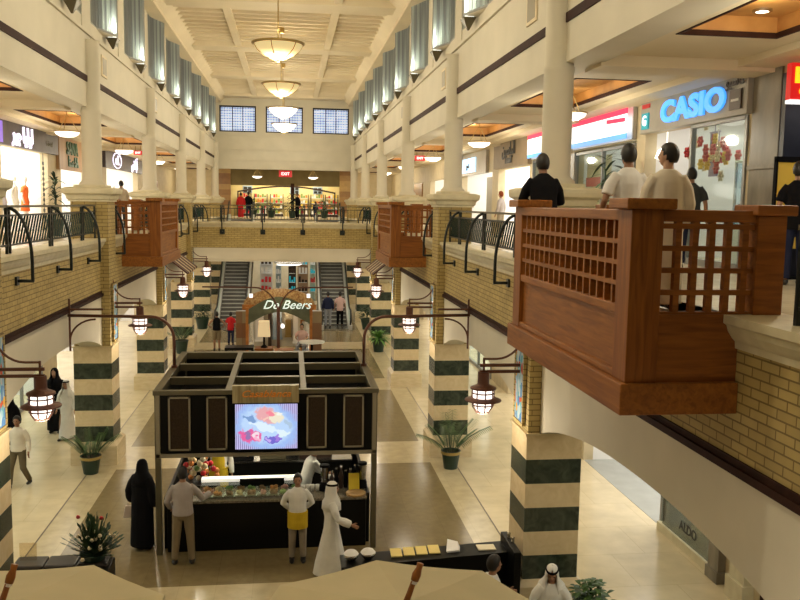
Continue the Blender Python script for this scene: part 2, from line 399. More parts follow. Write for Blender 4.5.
# end wall of the nave with three leaded windows
m = MB(); WX = [(-4.40, -2.13), (-1.53, .80), (1.42, 3.72)]
m.box(X(-1, 4.6), X(1, 4.6), YE, YE+.3, 8.42, 10.72); m.box(X(-1, 4.6), X(1, 4.6), YE, YE+.3, 12.34, 13.05)
e = [X(-1, 4.6)]+[v for w in WX for v in w]+[X(1, 4.6)]
for a, b in zip(e[::2], e[1::2]): m.box(a, b, YE, YE+.3, 10.72, 12.34)
ST(m, 'wall_end', CREAM)
m = MB(); m.box(X(-1, 4.4), X(1, 4.4), YE-.08, YE, 10.48, 10.6); m.box(X(-1, 4.4), X(1, 4.4), YE-.05, YE, 9.62, 9.70); m.box(X(-1, 4.4), X(1, 4.4), YE-.05, YE, 8.95, 9.03); ST(m, 'trim_end', CREAM)
LEAD = pm('leaded_frame', (.012, .014, .02), .5)
def leadglass():
    m = pm('lit_leaded_glass', (.5, .6, .8), .3, emit=(.52, .62, .86), es=1.1); nt = m.node_tree; b = nt.nodes['Principled BSDF']
    tc = nd(nt, 'ShaderNodeTexCoord'); n = nd(nt, 'ShaderNodeTexNoise'); n.inputs['Scale'].default_value = 1.6
    r = nd(nt, 'ShaderNodeValToRGB'); r.color_ramp.elements[0].color = (.34, .43, .66, 1); r.color_ramp.elements[1].color = (.72, .80, .98, 1)
    r.color_ramp.elements[0].position = .35; r.color_ramp.elements[1].position = .65
    nt.links.new(tc.outputs['Object'], n.inputs['Vector']); nt.links.new(n.outputs['Fac'], r.inputs[0]); nt.links.new(r.outputs[0], b.inputs['Emission Color']); return m
LGL = leadglass()
for i, (a, b) in enumerate(WX):
    w = MB()
    for q in ((a, b, 10.72, 10.80), (a, b, 12.24, 12.34), (a, a+.09, 10.72, 12.34), (b-.09, b, 10.72, 12.34)): w.box(q[0], q[1], YE+.02, YE+.14, q[2], q[3])
    root = E('window_%d' % (i+1), None, None, ((a+b)/2, YE+.1, 10.72), world=True); root['kind'] = 'structure'
    w.build('frame', LEAD, root)
    w = MB()
    nx = 14
    for j in range(1, nx): w.box(a+(b-a)*j/nx-.008, a+(b-a)*j/nx+.008, YE+.06, YE+.10, 10.78, 12.28)
    for j in range(1, 10): w.box(a, b, YE+.06, YE+.10, 10.72+.162*j-.012, 10.72+.162*j+.012)
    for t in (.36, .64): w.box(a+(b-a)*t-.03, a+(b-a)*t+.03, YE+.05, YE+.11, 10.78, 12.28)
    w.build('muntins', LEAD, root)
    w = MB(); w.box(a+.02, b-.02, YE+.14, YE+.17, 10.74, 12.32); w.build('pane', LGL, root)
# clerestory prow windows, two to a bay
def ribglass():
    m = pm('ribbed_glass_lit', (.22, .23, .21), .3, emit=(.60, .68, .66), es=.22); nt = m.node_tree; b = nt.nodes['Principled BSDF']
    tc = nd(nt, 'ShaderNodeTexCoord'); mp = nd(nt, 'ShaderNodeMapping'); mp.inputs['Scale'].default_value = (1, 1, .02)
    w = nd(nt, 'ShaderNodeTexNoise'); w.inputs['Scale'].default_value = 7
    nt.links.new(tc.outputs['Object'], mp.inputs[0]); nt.links.new(mp.outputs[0], w.inputs['Vector'])
    r = nd(nt, 'ShaderNodeValToRGB'); r.color_ramp.elements[0].position = .42; r.color_ramp.elements[1].position = .6
    r.color_ramp.elements[0].color = (.38, .38, .33, 1); r.color_ramp.elements[1].color = (.95, 1.0, .82, 1)
    nt.links.new(w.outputs['Fac'], r.inputs[0]); nt.links.new(r.outputs[0], b.inputs['Emission Color']); return m
RIB = ribglass()
def translucent(m):
    nt = m.node_tree; b = nt.nodes['Principled BSDF']; out = nt.nodes['Material Output']
    t = nd(nt, 'ShaderNodeBsdfTranslucent'); mx = nd(nt, 'ShaderNodeMixShader'); mx.inputs[0].default_value = .6
    src = b.inputs['Emission Color'].links[0].from_socket
    nt.links.new(src, t.inputs[0]); nt.links.new(b.outputs[0], mx.inputs[1]); nt.links.new(t.outputs[0], mx.inputs[2]); nt.links.new(mx.outputs[0], out.inputs[0])
translucent(RIB)
UPL = pm('uplight_lit', (1, 1, 1), .4, emit=(.92, 1, .95), es=1.6)
MUNT = pm('grey_glazing_bar', (.36, .36, .34), .5)
def prow(s):
    root = E('window', None, None); root['kind'] = 'structure'
    g = MB(); fr = MB(); W2, pr, z0, z1 = 1.72, .32, .18, 2.20
    pts = [(-W2, 0), (-.95, 0), (0, -pr*s), (.95, 0), (W2, 0)]      # (y, x) outline, tip to the nave
    for (ya, xa), (yb, xb) in zip(pts, pts[1:]):
        n = 6
        for i in range(n):
            t0, t1 = i/n, (i+1)/n
            p = [(xa+(xb-xa)*t, ya+(yb-ya)*t) for t in (t0, t1)]
            mid = ((p[0][0]+p[1][0])/2+(-.03 if s > 0 else .03), (p[0][1]+p[1][1])/2)
            for q0, q1 in ((p[0], mid), (mid, p[1])): g.quad((q0[0], q0[1], z0), (q1[0], q1[1], z0), (q1[0], q1[1], z1), (q0[0], q0[1], z1))
    for yy, xx in pts: fr.tube([(xx, yy, z0-.03), (xx, yy, z1)], .028, 6)
    for z in (z0, z1): fr.tube([(xx, yy, z) for yy, xx in pts], .03, 6)
    fr.m = 0
    g.build('pane', RIB, root, fix=False); fr.build('frame', MUNT, root)
    sh = MB(); sh.loft([[(0, -.95, z0-.03), (-pr*s, 0, z0-.03), (0, .95, z0-.03)], [(0.1*s, -.95, z0-.06), (-pr*s*.9, 0, z0-.06), (.1*s, .95, z0-.06)]]); sh.build('sill', CREAM, root)
    return root
PW = {s: prow(s) for s in (-1, 1)}
upp = E('uplight', 'temp', 'light')
mb = MB(); mb.loft([[(-.15, -.17, .0), (.15, -.17, 0), (.15, .17, 0), (-.15, .17, 0)], [(-.02, -.02, -.26), (.02, -.02, -.26), (.02, .02, -.26), (-.02, .02, -.26)]]); mb.build('housing', KTRIM, upp)
mb = MB(); mb.box(-.10, .10, -.12, .12, .0, .025); mb.build('lens', UPL, upp)
first = {-1: True, 1: True}; fu = True
ORD = ['nearest', 'second', 'third', 'fourth', 'fifth', 'sixth', 'seventh', 'eighth', 'ninth', 'tenth', 'eleventh', 'twelfth']
for s in (-1, 1):
    for i, y in enumerate([c+q for c in MID[:6] for q in (-BAY/4, BAY/4)]):
        loc = (X(s, DW+.06), y, 10.32)
        if first[s]: PW[s].location = loc; first[s] = False
        else:
            r = PW[s]; r2 = dup(r, '', loc); del r2['label']
        lab = '%s triangular uplight from the camera end under the high %s windows' % (ORD[i], SIDE[s])
        ul = (X(s, DW-.16), y, 10.42)
        if fu: upp.location = ul; upp['label'] = lab; upp['group'] = 'uplights under the clerestory windows'; fu = False; u = upp
        else: u = dup(upp, lab, ul)
        l = point('uplight_glow', (X(s, DW-.06), y, 10.66), 20, .05, (.9, 1, .95))
# columns
def column(s, y):
    root = E('column', None, None, (X(s, 4.33), y, 0)); root['kind'] = 'structure'
    h = .4365
    m = MB(); m.box(-h-.10, h+.10, -h-.10, h+.10, 0, .46); m.loft([[(-h-.10, -h-.10, .46), (h+.10, -h-.10, .46), (h+.10, h+.10, .46), (-h-.10, h+.10, .46)], [(-h, -h, .55), (h, -h, .55), (h, h, .55), (-h, h, .55)]]); m.build('plinth', MCREAM, root)
    m = MB(); m.box(-h, h, -h, h, .55, 2.839); m.build('marble_shaft', BANDS, root)
    m = MB(); m.box(-h-.03, h+.03, -h-.03, h+.03, 2.839, 2.87); m.build('marble_cap', MCREAM, root)
    m = MB(); m.box(-h+.02, h-.02, -h+.02, h-.02, 2.87, 6.27); m.build('brick_pier', BRICK, root)
    m = MB(); q = lambda e, z: [(-h-e, -h-e, z), (h+e, -h-e, z), (h+e, h+e, z), (-h-e, h+e, z)]
    m.loft([q(.02, 6.27), q(.02, 6.31), q(.05, 6.33), q(.07, 6.42), q(.13, 6.46), q(.14, 6.52), q(.14, 6.57), q(.05, 6.60), q(-.08, 6.61), q(-.08, 6.66)]); m.build('capital', STONE, root)
    m = MB(); m.lathe([(.30, 6.66), (.30, 6.70), (.255, 6.74), (.225, 6.78), (.225, 8.30), (.235, 8.34), (.235, 8.40), (.22, 8.42), (.22, 9.9), (.25, 9.98)], n=24); m.build('round_shaft', CREAM, root, smooth=True)
    return root
c0 = column(1, YK[0])
for s in (-1, 1):
    for k in range(-1, 6):
        if s == 1 and k == 0: continue
        r = dup(c0, '', (X(s, 4.33), 12.7+BAY*k, 0)); del r['label']
# shop-front walls: openings listed per side and level
def wall_with_openings(name, s, z0, z1, ops, mat, d=DS, y0=-2, y1=66):
    m = MB(); y = y0
    for a, b, za, zb in sorted(ops):
        m.side(s, d, d+.25, y, a, z0, z1)
        if za > z0: m.side(s, d, d+.25, a, b, z0, za)
        if zb < z1: m.side(s, d, d+.25, a, b, zb, z1)
        y = b
    m.side(s, d, d+.25, y, y1, z0, z1); return ST(m, name, mat)
def room(name, s, y0, y1, z0, z1, depth, power, col=WHITE, wm=None, d=DS+.25):
    wm = wm or WHITEP
    m = MB(); m.side(s, d+depth, d+depth+.1, y0-.1, y1+.1, z0, z1); m.side(s, d, d+depth, y0-.1, y0, z0, z1); m.side(s, d, d+depth, y1, y1+.1, z0, z1); m.side(s, d, d+depth, y0-.1, y1+.1, z1, z1+.1)
    ST(m, 'wall_shop_'+name, wm)
    area('shop_ceiling_lamp', (X(s, d+depth/2), (y0+y1)/2, z1-.06), depth*.7, (y1-y0)*.8, power, col)
SHOPW = noisy('shopfront_stone', (.52, .43, .26), (.60, .50, .32), 3, .5)
UPW = noisy('upper_front_plaster', (.55, .47, .30), (.62, .53, .35), 3, .6)
up_R = [(8.0, 12.05, F, 8.3), (13.05, 17.1, F, 7.86), (17.55, 21.5, F, 7.75), (21.9, 25.35, F, 7.75), (25.7, 29.7, F, 7.6), (30.6, 36.2, F, 7.6), (38.5, 44.5, F, 7.6), (47, 53, F, 7.6)]
up_L = [(15.0, 20.5, F, 7.8), (25.0, 29.6, F, 7.8), (31.2, 35.2, F, 7.4), (38.7, 46.4, F, 7.75), (48.5, 53, F, 7.6)]
wall_with_openings('wall_shopfronts_right', 1, F, 8.6, up_R, UPW); wall_with_openings('wall_shopfronts_left', -1, F, 8.6, up_L, UPW)
gr_R = [(4.0, 11.9, 0, 3.4), (13.2, 20.0, 0, 3.4), (20.6, 27.5, 0, 3.4), (29.9, 36.5, 0, 3.4), (38.0, 46, 0, 3.4)]
gr_L = [(13.2, 20.3, 0, 3.3), (21.8, 28.3, 0, 3.4), (30.0, 36.6, 0, 3.4), (38.0, 46, 0, 3.4)]
wall_with_openings('wall_ground_right', 1, 0, 4.1, gr_R, SHOPW); wall_with_openings('wall_ground_left', -1, 0, 4.1, gr_L, SHOPW)
YEL = noisy('yellow_shop_wall', (.75, .50, .05), (.80, .55, .08), 2, .5)
DKBLUE = noisy('dark_shop_wall', (.015, .018, .035), (.03, .035, .06), 2, .3)
rooms = 0
for s, lst, z1, depth in ((1, up_R, 8.2, 3.2), (-1, up_L, 8.2, 3.0), (1, gr_R, 3.6, 4.0), (-1, gr_L, 3.6, 4.0)):
    for i, (a, b, za, zb) in enumerate(lst):
        up = za > 1
        p, wm, c = (170 if up else 210), None, WHITE
        if up and s == 1 and i == 0: p, wm = 35, DKBLUE
        if up and s == 1 and i == 1: p = 60
        if up and s == 1 and i in (2, 3): p, c = 38, (.9, .95, 1)
        if up and s == 1 and i == 4: p = 230
        if up and s == -1 and i in (1, 3): p = 300
        if not up and s == 1 and i == 0: p = 60
        if not up and s == 1: p *= 1.0
        room('%s_%s_%d' % (SIDE[s], 'upper' if up else 'ground', i), s, a, b, za, z1, depth, p, c, wm)
m = MB(); m.side(1, DS-.02, DS+.30, 12.02, 12.16, F, 8.35); ST(m, 'door_jamb_dark', DKBLUE)
m = MB(); m.box(CX+DS+.02, CX+DS+4, 15.5, 20.0, .0, .006); ST(m, 'floor_shop_entrance', noisy('grey_shop_floor', (.36, .37, .34), (.40, .41, .38), 2, .2))
# bridge
m = MB(); m.box(X(-1, DB+.02), X(1, DB+.02), YB, 47.5, 3.62, F); ST(m, 'floor_bridge', FL_UP)
m = MB(); m.box(X(-1, DB), X(1, DB), YB-.06, YB, 4.24, 5.2); ST(m, 'wall_bridge', BRICK)
m = MB(); m.box(X(-1, DB), X(1, DB), YB-.05, YB, 3.62, 4.24); m.box(X(-1, DB), X(1, DB), YB-.10, YB, 4.14, 4.24); m.box(X(-1, DB), X(1, DB), YB-.12, YB, 3.62, 3.68); ST(m, 'beam_bridge', CREAM)
m = MB(); m.prism([(YB-.20, 5.42), (YB-.20, 5.34), (YB-.12, 5.26), (YB-.07, 5.18), (YB+.3, 5.18), (YB+.3, 5.42)], 0, X(-1, DB), X(1, DB)); ST(m, 'trim_bridge_ledge', STONE)
# far hall beyond the bridge
m = MB(); m.box(X(-1, DB+.1), X(1, DB+.1), 54.5, 72, 4.9, F); ST(m, 'floor_far', FL_UP)
OLIVE = noisy('olive_fascia', (.16, .125, .045), (.19, .15, .06), 2, .6)
m = MB(); m.box(-4.2, 3.55, 62, 62.3, 7.55, 8.7); ST(m, 'wall_far_fascia', OLIVE)
m = MB(); m.box(X(-1, DS), X(1, DS), 55.3, 72, 8.72, 8.85); ST(m, 'ceiling_far', GALCEIL)
STRIPE = brickmat('striped_stone', (.50, .33, .12), (.22, .10, .03), (.3, .18, .07), 9, .38, .002, .4, 0, 'xy+z', 0, 4)
for a, b in ((-5.4, -4.2), (3.55, 4.7)):
    m = MB(); m.box(a, b, 61.9, 62.5, F, 8.72); ST(m, 'column_striped', STRIPE)
for a, b in ((-9, -5.4), (4.7, 9)):
    m = MB(); m.box(a, b, 62, 62.3, F, 8.72); ST(m, 'wall_far', UPW)
FARY = noisy('warm_shop_wall', (.78, .62, .26), (.84, .70, .36), 1.5, .6)
m = MB(); m.box(-5, 4.4, 66, 66.1, F, 8.6); ST(m, 'wall_far_shop', FARY)
area('shop_ceiling_lamp', (-.3, 64, 8.4), 7, 2.5, 420, (1, .90, .66))
m = MB(); m.box(-9, 8.5, 66.2, 66.4, -.0, 13); ST(m, 'wall_far_end', UPW)
# ground level under the bridge: bright far shop
m = MB(); m.box(-9, 8.5, 60, 60.2, 0, 4.9); ST(m, 'wall_far_ground', UPW)
area('under_bridge_lamp', (CX, 43.5, 3.58), 5, 5, 170, (1, .9, .72))
area('far_ground_lamp', (CX, 57, 4.8), 6, 4, 320, WHITE)
area('bridge_lamp', (CX, 58.5, 8.6), 6, 4, 90, WARM)
# ================================================================== FIXTURES
# wooden balconies (prototype: local x = towards the nave, y = along, z up; origin at the brick wall line, upper floor level)
def balcony():
    r = E('wooden_balcony', 'red wooden balcony with square lattice overhanging nearest the camera at right', 'balcony', group='wooden lookout balconies')
    D, H = 1.05, 1.875                                        # depth from the wall, half length
    z0 = -.73                                                 # bottom
    m = MB(); m.box(0, D, -H, H, z0, z0+.27); m.build('fascia', WOODH, r, bevel=.012)
    m = MB(); m.box(0, D-.17, -H+.13, H-.13, z0+.27, -.02); m.build('floor_deck', WOODH, r)
    # front
    m = MB(); m.box(D-.16, D-.10, -H+.2, H-.2, z0+.27, .16); m.build('front_panel', WOODH, r)
    m = MB()
    for a, b in ((z0+.27, z0+.33), (.10, .18)): m.box(D-.17, D-.06, -H+.25, H-.25, a, b)
    m.build('front_moulding', WOODH, r, bevel=.01)
    m = MB(); m.box(D-.17, D-.05, -H+.3, H-.3, .90, 1.0); m.build('top_rail', WOODH, r, bevel=.012)
    m = MB(); n = 17
    for i in range(1, n): y = -H+.3+(2*H-.6)*i/n; m.box(D-.145, D-.075, y-.018, y+.018, .18, .90)
    for i in range(1, 4): z = .18+.72*i/4; m.box(D-.15, D-.07, -H+.3, H-.3, z-.02, z+.02)
    m.build('front_lattice', WOODH, r)
    for sg in (-1, 1):
        m = MB(); m.box(D-.33, D-.05, sg*(H-.04), sg*(H-.34), z0+.27, 1.0); m.build('corner_post', WOOD, r, bevel=.008)
        m = MB(); m.box(D-.41, D+.02, sg*(H+.03), sg*(H-.40), 1.0, 1.09); m.build('post_cap', WOODH, r, bevel=.012)
        m = MB(); m.box(.0, D-.33, sg*(H-.06), sg*(H-.12), z0+.27, .12); m.build('side_panel', WOODX, r)
        m = MB(); m.box(-.12, D-.33, sg*(H-.05), sg*(H-.15), .90, 1.0); m.build('side_rail', WOODX, r, bevel=.01)
        m = MB()
        for i in range(1, 6): x = D-.33-(D-.33+.10)*i/5.5; m.box(x-.026, x+.026, sg*(H-.07), sg*(H-.13), .12, .90)
        for i in range(0, 5): z = .12+.78*i/4.2; m.box(-.12, D-.33, sg*(H-.07), sg*(H-.13), z-.022, z+.022)
        m.build('side_lattice', WOODX, r)
        m = MB(); m.box(-.36, -.10, sg*(H-.02), sg*(H-.30), .12, .96); m.build('wall_post', WOODX, r, bevel=.008)
        m = MB(); m.box(-.42, -.06, sg*(H+.04), sg*(H-.36), .96, 1.05); m.build('post_cap', WOODX, r, bevel=.012)
    return r
b0 = balcony(); b0.location = (CX+DB, 8.55, F); b0.rotation_euler = (0, 0, PI)
dup(b0, 'red wooden balcony hanging on the right gallery beyond the second striped column', (CX+DB, 25.4, F), PI)
dup(b0, 'red wooden balcony hanging on the left gallery beside the brick pier', (CX-DB, 25.0, F), 0)
# iron railings with bowed struts
TEALG = pm('dark_teal_panel', (.010, .030, .028), .25)
def railing(name, L, label, ns=3, front=True, offs=None):
    """local: y along, +x to the nave; origin on the ledge line (ledge front at x=0), z=0 at ledge top"""
    r = E(name, label, 'railing', group='iron gallery railings')
    rx = -.24; PS = .11 if name == 'bridge_railing' else .07
    m = MB(); m.box(rx-.03, rx+.03, -L/2, L/2, .74, .78); m.build('top_rail', KTRIM, r)
    m = MB(); m.box(rx-.015, rx+.015, -L/2, L/2, .60, .63); m.box(rx-.015, rx+.015, -L/2, L/2, .12, .15); m.build('lower_rail', IRON, r)
    sp = L/ns
    ysn = [-L/2+sp*(i+.5) for i in range(ns)] if offs is None else offs
    edges = [-L/2+.04]+ysn+[L/2-.04]
    for i, y in enumerate(ysn):
        m = MB()
        for q in (-.07, .07): m.box(rx-.022, rx+.022, y+q-.022, y+q+.022, 0, .76)
        for j in range(6): z = .10+.105*j; m.bar((rx, y-.06, z), (rx, y+.06, z+.09), .018)
        m.build('post', IRON, r)
        m = MB(); p = [(rx, y, .74)]
        for j in range(1, 10): a = PI/2*j/9; p.append((rx+.36*math.sin(a), y, -.12+.86*math.cos(a)))
        p += [(rx+.36, y, -.30), (rx+.36, y, -.44)]
        m.tube(p, .028, 8); m.tube([(rx+.38, y, -.44), (rx+.10, y, -.44)], .026, 8)
        so = m.build('bowed_strut', IRON, r, smooth=True)
        m = MB(); m.box(rx+.10, rx+.135, y-PS, y+PS, -.44-PS, -.44+PS); m.build('wall_plate', IRON, so)
    for y in (-L/2+.02, L/2-.02): m = MB(); m.box(rx-.02, rx+.02, y-.02, y+.02, 0, .76); m.build('end_post', IRON, r)
    for a, b in zip(edges, edges[1:]):
        if b-a < .3: continue
        m = MB(); w = b-.1-(a+.1)
        if name == 'bridge_railing':
            n = max(2, int(w/.14))
            for j in range(n+1): m.bar((rx, a+.1+w*j/n, .15), (rx, a+.1+w*j/n, .60), .016)
        else:
            n = max(2, int(w/.16))
            for j in range(-2, n+1):
                y0_, y1_ = a+.1+w*j/n, a+.1+w*(j+2)/n; z0_, z1_ = .15, .60
                if y0_ < a+.1: z0_ += .45*(a+.1-y0_)/(y1_-y0_); y0_ = a+.1
                if y1_ > b-.1: z1_ -= .45*(y1_-b+.1)/(w*2/n); y1_ = b-.1
                m.bar((rx, y0_, z0_), (rx, y1_, z1_), .030, .014)
        m.build('infill_grille', TEALG, r)
    return r
LY = BAY-.9
rl = railing('gallery_railing', LY, 'dark iron railing with bowed struts on the right gallery between the first two piers')
rl.location = (CX+DLEDGE, MID[1], 5.42); rl.rotation_euler = (0, 0, PI)
dup(rl, 'dark iron railing with bowed struts along the left gallery at the picture edge', (CX-DLEDGE, MID[1], 5.42), 0)
for s in (-1, 1):
    for k, w in ((3, 'just before the bridge'), (4, 'beyond the bridge')):
        dup(rl, 'dark iron railing on the %s gallery %s' % (SIDE[s], w), (CX+s*DLEDGE, MID[k], 5.42), PI if s > 0 else 0)
# short pieces either side of the balconies
rs = railing('gallery_railing', 1.80, 'short iron railing on the right gallery between the near balcony and the first round column', 1)
rs.location = (CX+DLEDGE, 11.42, 5.42); rs.rotation_euler = (0, 0, PI)
dup(rs, 'short iron railing at the right picture edge this side of the near balcony', (CX+DLEDGE, 5.18, 5.42), PI)
dup(rs, 'short iron railing before the far balcony on the right gallery', (CX+DLEDGE, 22.35, 5.42), PI)
dup(rs, 'short iron railing beyond the far balcony on the right gallery', (CX+DLEDGE, 28.25, 5.42), PI)
dup(rs, 'short iron railing between the near left pier and the left balcony', (CX-DLEDGE, 22.15, 5.42), 0)
dup(rs, 'short iron railing beyond the left balcony with a single bowed strut', (CX-DLEDGE, 27.9, 5.42), 0)
rb = railing('bridge_railing', 8.0, 'long dark iron railing across the bridge with four square wall plates', 4, offs=[-2.75, -.93, .89, 2.71])
rb.location = (CX, YB-.22, 5.42); rb.rotation_euler = (0, 0, -PI/2)
# stained-glass panels on the piers
def stained():
    m = pm('stained_glass', (.3, .5, .6), .2, emit=(.3, .45, .55), es=.10); nt = m.node_tree; b = nt.nodes['Principled BSDF']
    tc = nd(nt, 'ShaderNodeTexCoord'); v = nd(nt, 'ShaderNodeTexVoronoi'); v.inputs['Scale'].default_value = 13
    mp = nd(nt, 'ShaderNodeMapping'); mp.inputs['Scale'].default_value = (1, 1, .6)
    r = nd(nt, 'ShaderNodeValToRGB'); r.color_ramp.interpolation = 'CONSTANT'
    e = r.color_ramp.elements; e[0].color = (.26, .42, .52, 1); e[1].position = .3; e[1].color = (.08, .20, .42, 1)
    for p, c in ((.5, (.42, .52, .52)), (.68, (.55, .30, .06)), (.8, (.12, .36, .40)), (.92, (.5, .10, .05))): q = e.new(p); q.color = (*c, 1)
    sp = nd(nt, 'ShaderNodeSeparateColor')
    nt.links.new(tc.outputs['Object'], mp.inputs[0]); nt.links.new(mp.outputs[0], v.inputs['Vector']); nt.links.new(v.outputs['Color'], sp.inputs[0]); nt.links.new(sp.outputs[0], r.inputs[0])
    nt.links.new(r.outputs[0], b.inputs['Base Color']); nt.links.new(r.outputs[0], b.inputs['Emission Color']); return m
SG = stained()
sg = E('stained_glass_panel', '', 'stained glass', group='stained glass panels on the piers')
m = MB(); m.box(0, .03, -.24, .24, 0, 1.32); m.build('glass', SG, sg)
m = MB()
for q in ((-.27, -.23, -.04, 1.36), (.23, .27, -.04, 1.36), (-.27, .27, -.04, 0), (-.27, .27, 1.32, 1.36)): m.box(0, .045, q[0], q[1], q[2], q[3])
m.build('frame', BRICK, sg)
# lanterns on pier brackets: local +x points into the nave
def lantern():
    r = E('wall_lantern', '', 'lantern', group='globe lanterns bracketed from the brick piers')
    a = MB()
    for z in (.40, .30): a.bar((-.02, 0, z), (.68, 0, z), .045)
    a.box(-.02, .03, -.035, .035, -.25, .62)
    p = []
    for j in range(9): t = PI/2*j/8; p.append((.03+.40*math.sin(t), 0, .92-.40*math.sin(t)*0-.40*(1-math.cos(t))*0-.42*math.sin(t)))
    p = [(.0, 0, .95)]+[(.42-.42*math.cos(PI/2*j/8), 0, .95-.45*math.sin(PI/2*j/8)) for j in range(1, 9)]+[(.62, 0, .5)]
    a.tube(p, .018, 6); a.bar((.62, 0, .28), (.62, 0, .52), .03)
    ar = a.build('bracket', BRONZE, r)
    m = MB(); m.lathe([(.0, .30), (.085, .30), (.09, .27), (.09, .12), (.10, .10), (.20, .055), (.205, .03), (.0, .03)], (.62, 0, 0), 20); m.build('cap', BRONZE, r, smooth=False)
    m = MB(); m.lathe([(.155, .03), (.16, -.02), (.16, -.12), (.02, -.12)], (.62, 0, 0), 18); m.lathe([(.15, -.15), (.14, -.24), (.09, -.32), (.01, -.345)], (.62, 0, 0), 18); m.build('globe', GLOBE, r, smooth=True)
    m = MB(); m.lathe([(.13, -.105), (.20, -.105), (.285, -.14), (.285, -.155), (.20, -.155), (.13, -.155)], (.62, 0, 0), 24); m.build('brim', BRONZE, r)
    m = MB()
    for j in range(8):
        t = 2*PI*j/8; c, s_ = math.cos(t), math.sin(t)
        m.tube([(.62+c*q, s_*q, z) for q, z in ((.17, .03), (.175, -.12), (.165, -.16), (.16, -.25), (.10, -.345), (.0, -.37))], .011, 5)
    for q, z in ((.175, -.03), (.168, -.22)): m.tube([(.62+q*math.cos(2*PI*j/16), q*math.sin(2*PI*j/16), z) for j in range(17)], .011, 5)
    m.build('cage', BRONZE, r)
    return r
la = lantern(); fst = True
NTH = {-1: 'on the unseen pier level with the camera', 0: 'nearest the camera', 1: 'on the second pier from the camera', 2: 'on the third pier from the camera', 3: 'on the pier beside the bridge'}
for s in (1, -1):
    for k in (0, 1, 2, 3, -1):  # last pier each side: unseen lantern added to brighten the near arch
        yk = 12.7+BAY*k
        loc = (X(s, DF+.02), yk, 3.45); rz = PI if s > 0 else 0
        lab = 'lit cage globe lantern on the %s side %s' % (SIDE[s], NTH[k])
        if fst: la.location = loc; la.rotation_euler = (0, 0, rz); la['label'] = lab
        else: dup(la, lab, loc, rz)
        sl = (X(s, DF+.005), yk, 2.98)
        lb = 'blue stained glass panel on the %s pier %s' % (SIDE[s], NTH[k].replace('on the ', 'being the '))
        if fst: sg.location = sl; sg.rotation_euler = (0, 0, rz); sg['label'] = lb
        else: dup(sg, lb, sl, rz)
        fst = False
        lx = X(s, DF-.62)
        point('lantern_glow', (lx, yk, 3.0), 42, .15, (1, .86, .66))
# arched pipes from the kiosk roof to the spandrels
def pipe(s):
    kx = -.39+s*1.90
    r = E('lamp_pipe', 'bent brown pipe arching from the kiosk roof to the %s wall bracket' % SIDE[s], 'pipe', (kx, 17.15, 2.99), group='bent pipes off the kiosk roof', world=True)
    wx = X(s, DB-.03)
    m = MB(); p = [(kx, 17.15, 2.99), (kx, 17.15, 3.55)]
    for j in range(1, 10): a = PI/2*j/9; p.append((kx+s*.45*(1-math.cos(a)), 17.15+.02*j, 3.55+.45*math.sin(a)))
    p.append((wx, 17.4, 4.02)); m.tube(p, .032, 8); m.build('pipe', BRONZE, r, smooth=True)
    m = MB(); m.tube([(kx, 17.15, 2.99), (kx, 17.15, 3.05)], .06, 10); m.build('foot', BRONZE, r)
    m = MB(); m.bar((wx-s*.03, 17.42, 3.3), (wx-s*.03, 17.42, 4.35), .035)
    m.bar((wx+s*.0, 17.42, 4.14), (wx-s*.68, 17.42, 4.14), .04)
    p = [(wx-s*.03, 17.42, 3.5)]+[(wx-s*(.03+.5*(1-math.cos(PI/2*j/8))), 17.42, 3.5+.44*math.sin(PI/2*j/8)) for j in range(1, 9)]
    m.tube(p, .02, 6); m.build('wall_bracket', BRONZE, r)
pipe(1); pipe(-1)
# striped fabric awnings under the gallery edge beyond the balconies
AWN = pm('brown_awning', (.07, .022, .012), .7); AWS = pm('cream_awning_stripe', (.62, .5, .3), .7)
for s in (-1, 1):
    m = MB(); n = 9; y0, y1 = 31.6, 34.9; ed = [0]
    for i in range(n): ed.append(ed[-1]+(1.0 if i % 2 == 0 else .35))
    for i in range(n):
        m.m = i % 2; a, b = y0+(y1-y0)*ed[i]/ed[-1], y0+(y1-y0)*ed[i+1]/ed[-1]
        w = 1.0 if i % 2 == 0 else 1.0
        x0, x1 = X(s, DB-.0), X(s, DB-.70)
        m.loft([[(x0, a, 4.28), (x1, a, 3.72), (x1, a, 3.66), (x0, a, 4.22)], [(x0, b, 4.28), (x1, b, 3.72), (x1, b, 3.66), (x0, b, 4.22)]])
    tag(m.build('awning', [AWN, AWS]), 'brown awning with cream stripes under the %s gallery edge' % SIDE[s], 'awning', 'striped awnings')
